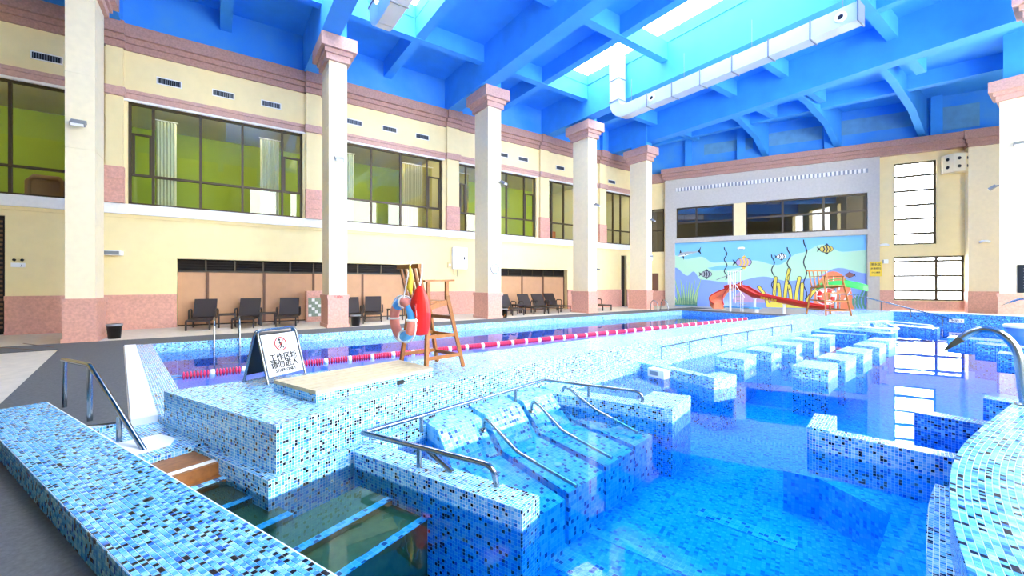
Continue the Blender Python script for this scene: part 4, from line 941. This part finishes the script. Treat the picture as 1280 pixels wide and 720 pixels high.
# arched spouts
def spout(label, loc, rz, H, R, r, group='arched steel water spouts'):
    t = thing('water_spout', label, 'water spout', loc, rz, group=group)
    pts = [(0, 0, 0), (0, 0, H-R)]+[(-R*(1-math.cos(a)), 0, H-R+R*.75*math.sin(a)) for a in [math.pi*.5*i/8 for i in range(1, 9)]]
    e = pts[-1]; pts += [(e[0]-.2*R*1.2, 0, e[2]-.03), (e[0]-.55*R*1.6, 0, e[2]-.22*R), (e[0]-.95*R*1.6, 0, e[2]-.55*R)]
    k = MB(); k.tube(pts, r, 12); k.build('pipe', M['chrome'], t)
    a, b = Vector(pts[-2]), Vector(pts[-1]); d_ = (b-a).normalized(); c = b+d_*.55*R; n = Vector((-d_.z, 0, d_.x)); k = MB()
    A = [b+Vector((0, s*r, 0))+n*q*r for s, q in ((-1, -1), (1, -1), (1, 1), (-1, 1))]; B = [c+Vector((0, s*r*2.2, 0))+n*q*r*.35 for s, q in ((-1, -1), (1, -1), (1, 1), (-1, 1))]
    for i in range(4): k.face([A[i], A[(i+1) % 4], B[(i+1) % 4], B[i]])
    k.face(B); k.face(A[::-1]); k.build('flat_nozzle', M['chrome'], t)
    k = MB(); k.lathe([(r*2, 0), (r*2, .02), (r*1.1, .03)], n=14); k.build('base_flange', M['chrome'], t)
def spout2(label, pts, r, nz):
    t = thing('water_spout', label, 'water spout', pts[0], group='arched steel water spouts')
    k = MB(); k.tube(rnd(pts, .1, 4), r, 12); k.build('pipe', M['steel_pipe'], t, world=True)
    a, b = Vector(pts[-2]), Vector(pts[-1]); d_ = (b-a).normalized(); c = b+d_*nz; sd = Vector((-d_.y, d_.x, 0)).normalized(); n = sd.cross(d_); k = MB()
    A = [b+sd*s*r+n*q*r for s, q in ((-1, -1), (1, -1), (1, 1), (-1, 1))]; B = [c+sd*s*r*2.4+n*q*r*.3 for s, q in ((-1, -1), (1, -1), (1, 1), (-1, 1))]
    for i in range(4): k.face([A[i], A[(i+1) % 4], B[(i+1) % 4], B[i]])
    k.face(B); k.face(A[::-1]); k.build('flat_nozzle', M['steel_pipe'], t, world=True)
    k = MB(); k.lathe([(r*2, 0), (r*2, .02), (r*1.1, .03)], pts[0], 14); k.build('base_flange', M['steel_pipe'], t, world=True)
spout2('large arched steel spout with flat nozzle on the curved bench', [(-.5, 7.6, .2), (-.53, 7.6, .55), (-.55, 7.6, .8), (-.61, 7.6, .94), (-.7, 7.6, 1.03), (-.82, 7.6, 1.06), (-.93, 7.6, 1.0), (-1.0, 7.6, .92)], .042, .2)
spout2('small distant steel spout at the right edge', [(-1.3, 25.0, .0), (-1.3, 25.0, .75), (-1.45, 25.0, 1.0), (-1.75, 25.0, 1.05), (-2.0, 25.0, .9)], .04, .25)
t = thing('fountain_basin', 'blue and white round basin standing in the pool at right', 'basin', (-1.5, 23.3, -.95))
MB().lathe([(.45, 0), (.45, .95), (.52, 1.0), (.52, 1.1), (.45, 1.1), (.4, 1.0), (0, 1.0)], n=28).build('bowl', M['tile_deep'], t)
k = MB(); k.lathe([(.54, 1.0), (.56, 1.08), (.5, 1.12), (.44, 1.08)], n=28); k.build('white_rim', M['white'], t)
t = thing('jet_box', 'white plastic jet box on the side of a mosaic wall', 'box', (-5.05, 7.16, -.18))
k = MB(); k.prism([(-.2, -.1), (.2, -.14), (.2, .06), (-.2, .1)], -.06, .1); k.build('cover', M['white'], t); MB().box(-.14, .14, -.125, -.1, -.02, .06).build('slot', M['lamp_grey'], t)

# ================================================================== LANE ROPE
t = thing('lane_rope', 'red and white lane rope floating down the middle of the lap pool', 'lane rope', (-10.6, 10, WATER))
ya, yb = -.55, 22.6; xr = lambda y: -10.5-.2*(y-ya)/(yb-ya)
k = MB(); k.tube([(xr(ya-.35), ya-.35, WATER+.03), (xr(yb), yb, WATER+.03)], .012, 6); k.build('cable', M['ring_blue'], t, world=True)
reds = MB(); y = ya; i = 0
while y < yb:
    if i % 9 == 8:
        w = MB(); w.lathe([(.0, 0), (.078, .01), (.078, .08), (0, .09)], (xr(y), y, WATER+.02), 10, 'Y'); w.build('white_float', M['white'], t, world=True); y += .1
    else:
        reds.lathe([(.02, 0), (.08, .012), (.08, .03), (.02, .045)], (xr(y), y, WATER+.02), 8, 'Y'); y += .055
    i += 1
reds.build('red_floats', M['magenta'], t, kind='stuff', world=True)

# ================================================================== WOODEN PLATFORM, CHAIRS, SIGN
t = thing('wooden_platform', 'pale wooden plank platform on a tiled base on the divider wall', 'platform', (-5.4, 1.5, .35))
A, B, C, D = Vector((-5.58, .54)), Vector((-4.74, .85)), Vector((-5.15, 2.36)), Vector((-6.0, 2.2))
MB().prism([tuple(p) for p in (A, B, C, D)], .35, .44).build('tiled_base', M['tile'], t, world=True)
for i in range(6):
    f0, f1 = i/6+.008, (i+1)/6-.008; P = [A+(B-A)*f0, A+(B-A)*f1, D+(C-D)*f1, D+(C-D)*f0]
    MB().prism([tuple(p) for p in P], .44, .48).build('plank', M['wood_pale'], t, world=True)
MB().box(-5.16, -5.0, 1.66, 1.9, .36, .41).build('drain_slot', M['black'], t, world=True)

def guard_chair(label, loc, rz, W=.62, D=.62, H=1.5, ztop=0):
    """seat faces +y local; back at y=0"""
    t = thing('lifeguard_chair', label, 'lifeguard chair', loc, rz, group='wooden lifeguard chairs')
    w = .05; hw = W/2
    for s in (-1, 1):
        k = MB(); k.bar((s*hw, 0, 0), (s*hw*.72, .1, H*.62), w, w); k.build('leg', M['wood'], t)
        k = MB(); k.bar((s*hw, D+.12, 0), (s*hw*.75, D-.12, H*.72), w, w); k.build('leg', M['wood'], t)
        k = MB(); k.bar((s*hw*.72, D-.12, H*.68), (s*hw*.72, D-.12, H*.87), w, w*.8); k.build('arm_post', M['wood'], t)
        k = MB(); k.bar((s*hw*.74, .02, H*.86), (s*hw*.74, D, H*.87), w*1.3, w*.5); k.build('armrest', M['wood'], t)
        k = MB(); k.bar((s*hw*.74, .06, H*.6), (s*hw*.74, D-.08, H*.66), w*.6, w*1.5); k.build('seat_rail', M['wood'], t)
        k = MB(); k.bar((s*hw*.86, .06, H*.33), (s*hw*.86, D+.02, H*.33), w*.6, w); k.build('side_rail', M['wood'], t)
        k = MB(); k.bar((s*hw*.95, .03, H*.13), (s*hw*.95, D+.08, H*.13), w*.6, w); k.build('side_rail', M['wood'], t)
    for z in (.12, .32, .5):
        k = MB(); y = D+.12-.24*z/.72; k.bar((-hw*(1-.25*z), y, H*z), (hw*(1-.25*z), y, H*z), w*.6, w); k.build('rung', M['wood'], t)
    for i in range(5):
        y = .1+i*(D-.2)/4; k = MB(); k.bar((-hw*.75, y, H*.66), (hw*.75, y, H*.66), .08, .03); k.build('seat_slat', M['wood'], t)
    for i in range(5):
        x = -hw*.66+i*hw*.33; k = MB(); k.bar((x, .08, H*.62), (x*1.06, -.06, H), .045, .03); k.build('back_slat', M['wood'], t)
    k = MB(); k.bar((-hw*.85, -.07, H+.0), (hw*.85, -.07, H), .05, .06); k.build('top_rail', M['wood'], t)
    return t
guard_chair('tall wooden lifeguard chair with red rescue can beside the wooden platform', (-5.76, 2.32, .35), math.radians(11), W=.66, D=.55, H=1.5)
guard_chair('far wooden lifeguard chair in front of the mural', (-6.75, 20.35, .35), math.radians(-180+55), W=1.0, D=.95, H=1.8)
def ring(label, loc, rot, R=.27, r=.075, cols=('pink_ring', 'ring_blue'), parent=None):
    t = thing('lifebuoy', label, 'lifebuoy', loc); t.rotation_euler = rot
    for i in range(8):
        a0 = i*math.pi/4; k = MB(); k.tube(arc((0, 0, 0), R, a0, a0+math.pi/4+.01, 5, 'YZ'), r, 12); k.build('ring_segment', M[cols[0] if i % 2 else cols[1]] if i in (0, 3, 6, 2) else M[cols[0]], t)
    k = MB(); pts = []
    for i in range(33):
        a = 2*math.pi*i/32; q = R+r+.01+.035*abs(math.sin(2*a)); pts.append((.0, q*math.cos(a), q*math.sin(a)))
    k.tube(pts, .012, 6); k.build('grab_line', M['rope'], t)
    for i in range(4):
        a = i*math.pi/2; c = (0, R*math.cos(a), R*math.sin(a)); k = MB()
        tt = [(c[0]+math.cos(b)*(r+.008), c[1]+math.sin(b)*(r+.008)*math.cos(a), c[2]+math.sin(b)*(r+.008)*math.sin(a)) for b in [2*math.pi*j/12 for j in range(12)]]
        k.tube(tt, .016, 6, True); k.build('strap', M['rope'], t)
    return t
ring('salmon and blue lifebuoy hanging on the near lifeguard chair', (-5.74, 2.17, 1.1), (0, 0, math.radians(-80)), R=.245, r=.068)
k = MB(); k.tube([(-5.62, 2.13, 1.4), (-5.68, 2.2, 1.65), (-5.74, 2.28, 1.9)], .01, 6); tag(k.build('hanging_rope', M['rope']), 'white rope holding the lifebuoy on the chair back', 'rope')
t = thing('rescue_can', 'red torpedo rescue float hanging on the near lifeguard chair', 'rescue float', (-5.48, 2.32, .88)); t.rotation_euler = (0, math.radians(4), math.radians(-30))
k = MB(); n = 20
prof = [(.02, .0), (.09, .02), (.12, .15), (.13, .33), (.11, .5), (.06, .64), (.02, .7)]
for (r0, z0), (r1, z1) in zip(prof, prof[1:]):
    for j in range(n):
        a, b = 2*math.pi*j/n, 2*math.pi*(j+1)/n; f = lambda r, q, z: (r*.55*math.cos(q), r*1.15*math.sin(q), z)
        k.face([f(r0, a, z0), f(r0, b, z0), f(r1, b, z1), f(r1, a, z1)], smooth=True)
k.build('float_body', M['red'], t)
k = MB(); k.tube([(.075, -.05, .25), (.11, -.05, .3), (.11, -.05, .4), (.075, -.05, .45)], .012, 6); k.build('handle', M['red'], t)
k = MB(); k.tube([(0, 0, .7), (-.02, .02, .85), (-.08, .02, 1.0)], .01, 6); k.build('cord', M['rope'], t)
t = thing('yellow_pouch', 'yellow strap bundle hanging on the lifeguard chair back', 'strap', (-5.57, 2.2, 1.5))
k = MB(); k.tube([(0, 0, .35), (.03, .01, .2), (.02, -.01, .05), (.0, .02, -.05)], .03, 6, rs=[.012, .03, .045, .01]); k.build('pouch', M['yellow'], t)
k = MB(); k.tube([(0, 0, .35), (-.04, .05, .42)], .01, 6); k.build('cord', M['rope'], t)
ring('red and white lifebuoy on the far lifeguard chair', (-6.45, 20.25, 1.1), (0, 0, math.radians(-55)), R=.24, r=.07, cols=('red', 'white'))

sg = thing('warning_sign', 'folding steel A-frame sign with white staff-only panel on the divider', 'sign', (-6.3, .64, .35), math.radians(125))
LY, TZ = .2, .66; hw = .29     # local -y faces the camera
for s, nme in ((-1, 'front_frame'), (1, 'back_frame')):
    k = MB(); fr = [(-hw, s*LY*1.05, .0), (-hw, s*.015, TZ), (hw, s*.015, TZ), (hw, s*LY*1.05, .0)]
    k.tube(rnd(fr+[fr[0]] if s > 0 else fr, .07), .016, 8)
    k.build(nme, M['chrome'], sg)
k = MB(); k.tube([(-hw, -.2, .03), (-hw+.06, -.21, .0), (hw-.06, -.21, .0), (hw, -.2, .03)], .016, 8); k.build('front_foot', M['chrome'], sg)
tilt = math.atan2(LY, TZ)
def on_panel(x, h): return Matrix.Translation((x, -.035-(TZ-h)*math.tan(tilt), h)) @ Matrix.Rotation(-tilt, 4, 'X') @ RX
k = MB(); k.face([(-.26, .0, -.28), (.26, .0, -.28), (.26, .0, .26), (-.26, .0, .26)]); k.face([(-.26, .012, -.28), (-.26, .012, .26), (.26, .012, .26), (.26, .012, -.28)])
for a_, b_ in (((-.26, -.28), (.26, -.28)), ((.26, -.28), (.26, .26)), ((.26, .26), (-.26, .26)), ((-.26, .26), (-.26, -.28))): k.face([(a_[0], .012, a_[1]), (b_[0], .012, b_[1]), (b_[0], 0, b_[1]), (a_[0], 0, a_[1])])
pn = k.build('panel', M['sign_white'], sg); pn.matrix_local = Matrix.Translation((0, -.02-(TZ-.35)*math.tan(tilt), .35)) @ Matrix.Rotation(-tilt, 4, 'X')
k = MB(); k.box(-.26, .26, .0, .008, -.28, .26); bp = k.build('back_panel', M['black'], sg); bp.matrix_local = Matrix.Translation((0, .02+(TZ-.35)*math.tan(tilt), .35)) @ Matrix.Rotation(tilt, 4, 'X')
PT = Matrix.Translation((0, -.006, 0))
for i, b_ in enumerate(('工作区域', '请勿进入')): text(b_, .105, M['ink'], pn, Matrix.Translation((0, -.004, -.055-i*.092)) @ RX)
text('STAFF ONLY', .055, M['ink'], pn, Matrix.Translation((0, -.004, -.225)) @ RX)
k = MB(); k.tube([(.085*math.cos(a), -.004, .12+.085*math.sin(a)) for a in [2*math.pi*i/28 for i in range(28)]], .007, 6, True); k.bar((-.06, -.004, .06), (.06, -.004, .18), .012, .006); k.build('prohibition_ring', M['sign_red'], pn)
k = MB(); k.lathe([(.018, -.003), (0, -.003)], (-.01, 0, .175), 10, 'Y'); k.bar((-.015, -.003, .15), (.012, -.003, .1), .03, .003, (0, 1, 0)); k.bar((.012, -.003, .1), (-.02, -.003, .06), .014, .003, (0, 1, 0)); k.bar((.012, -.003, .1), (.04, -.003, .06), .014, .003, (0, 1, 0)); k.bar((-.015, -.003, .15), (.04, -.003, .13), .012, .003, (0, 1, 0)); k.build('figure', M['ink'], pn)
k = MB()
for b_ in ((-.235, .235, -.25, -.247), (-.235, .235, .23, .233), (-.235, -.232, -.25, .233), (.232, .235, -.25, .233)): k.box(b_[0], b_[1], -.002, 0, b_[2], b_[3])
k.build('border_line', M['lamp_grey'], pn)

# ================================================================== SLIDES
t = thing('water_slide', 'long red slide on white posts in front of the mural', 'slide', (-10, 25.1, 0))
pth = [(-12.9, 24.9, 1.42), (-12.5, 25.0, 1.5), (-12.0, 25.1, 1.42), (-11.5, 25.1, 1.12), (-11.2, 25.1, .98), (-9.8, 25.1, .72), (-8.4, 25.1, .46), (-7.6, 25.1, .4)]
k = MB(); n = 10; prev = None
for i, p in enumerate(pth):
    w_, h_ = (.42, .42) if i in (2, 3) else (.36, .3)
    cur = [Vector(p)+Vector((0, w_*math.cos(a), -h_*math.sin(a)*.9+.06)) for a in [math.pi*j/n for j in range(n+1)]]
    if prev:
        for j in range(n): k.face([prev[j], cur[j], cur[j+1], prev[j+1]], smooth=True)
    prev = cur
k.build('chute', M['slide_red'], t, world=True)
for s in (-1, 1):
    k = MB(); k.tube([(p[0], p[1]+s*(.42 if i in (2, 3) else .36), p[2]+.06) for i, p in enumerate(pth)], .035, 6); k.build('chute_edge', M['red'], t, world=True)
for x, z in ((-11.37, .72), (-9.85, .46)): MB().lathe([(.09, 0), (.07, .05), (.07, z), (.1, z+.05)], (x, 25.0, 0), 12).build('post', M['white'], t, world=True)
text('温泉水上乐园', .14, M['yellow'], t, Matrix.Translation((-10.55+10, -.36, .76)) @ Matrix.Rotation(.185, 4, 'Y') @ RX, 'slide_lettering')
t = thing('spiral_slide', 'curved orange spiral slide with white guard rails before the mural', 'slide', (-12.9, 24.2, 0))
k = MB(); prev = None; n = 16; inner = []; outer = []
for i in range(n+1):
    f = i/n; a = math.radians(60+f*190); c = Vector((-12.6, 24.35)); z = 1.45-1.3*f
    ci = Vector((c.x+.25*math.cos(a), c.y+.25*math.sin(a))); co = Vector((c.x+.95*math.cos(a), c.y+.95*math.sin(a)))
    cur = [(ci.x, ci.y, z+.25), (ci.x, ci.y, z), (co.x, co.y, z), (co.x, co.y, z+.3)]; inner.append(cur[0]); outer.append(cur[3])
    if prev:
        for j in range(3): k.face([prev[j], cur[j], cur[j+1], prev[j+1]])
    prev = cur
k.build('spiral_chute', M['coral'], t, world=True)
for nme, L_ in (('edge_band', inner), ('edge_band', outer)): k = MB(); k.tube(L_, .04, 6); k.build(nme, M['slide_red'], t, world=True)
k = MB(); k.tube([(-12.45, 24.4, 0), (-12.45, 24.4, 2.1)], .06, 8); k.build('centre_post', M['white'], t, world=True)
for i in range(6): k = MB(); x = -12.75+i*.14; k.tube([(x, 24.75, 1.45), (x, 24.75, 2.35)], .018, 5); k.build('guard_bar', M['white'], t, world=True)
k = MB(); k.tube([(-12.8, 24.75, 2.35), (-12.0, 24.75, 2.35)], .022, 5); k.build('guard_bar', M['white'], t, world=True)
k = MB(); k.tube([(p[0], p[1], p[2]+.75) for p in outer[:9]], .022, 5); k.build('guard_rail', M['lamp_grey'], t, world=True)
for i in range(6):
    MB().box(-12.35+i*.14, -12.2+i*.14, 24.1, 24.6, 1.3-i*.22, 1.34-i*.22).build('stair_tread', M['lamp_grey'], t, world=True)
    k = MB(); k.tube([(-12.28+i*.14, 24.1, max(0, 1.34-i*.22-.4)), (-12.28+i*.14, 24.1, 2.0-i*.22)], .015, 5); k.build('stair_post', M['white'], t, world=True)
k = MB(); k.tube([(-12.3, 24.1, 1.98), (-11.5, 24.1, .85)], .02, 5); k.build('stair_rail', M['white'], t, world=True)
t = thing('leaf_canopy', 'green leaf-shaped canopy on a post behind the far lifeguard chair', 'canopy', (-6.45, 21.6, .42))
k = MB(); n = 14; prev = None
for i in range(n+1):
    f = i/n; x = -.75+1.75*f; wd = .42*math.sin(math.pi*min(1, f*.92+.08))**.7; zc = 1.2+.2*math.sin(math.pi*f*.9)-.12*f
    cur = [(x, wd*c, zc-.22*abs(c)**2) for c in (-1, -.6, -.2, .2, .6, 1)]
    if prev:
        for j in range(5): k.face([prev[j], cur[j], cur[j+1], prev[j+1]], smooth=True); k.face([tuple(Vector(q)-Vector((0, 0, .04))) for q in (prev[j+1], cur[j+1], cur[j], prev[j])], smooth=True)
    prev = cur
k.build('leaf', M['green'], t); k = MB(); k.tube([(-.1, 0, 0), (-.1, 0, 1.2)], .05, 8); k.build('post', M['lamp_grey'], t)
k = MB(); k.tube([(-.75, 0, 1.25), (0, 0, 1.42), (1.0, 0, 1.12)], .02, 6); k.build('leaf_rib', M['leaf_rib'] if 'leaf_rib' in M else M['green'], t)
t = thing('low_bench', 'low pale blue bench on the deck under the red slide', 'bench', (-11.9, 24.9, 0))
MB().box(-1.4, .9, -.15, .15, .2, .28).build('seat', M['ring_blue'], t)
for x in (-1.2, .7): MB().box(x-.05, x+.05, -.12, .12, 0, .2).build('leg', M['white'], t)

t = thing('floor_squeegee', 'wooden handled floor squeegee leaning beside the clock column', 'squeegee', (-16.3, 11.45, 0))
k = MB(); k.tube([(-.1, -.3, .03), (-.35, .2, .5)], .02, 6); k.build('handle', M['wood'], t); MB().box(-.3, .1, -.36, -.28, .012, .06).build('blade', M['black'], t)
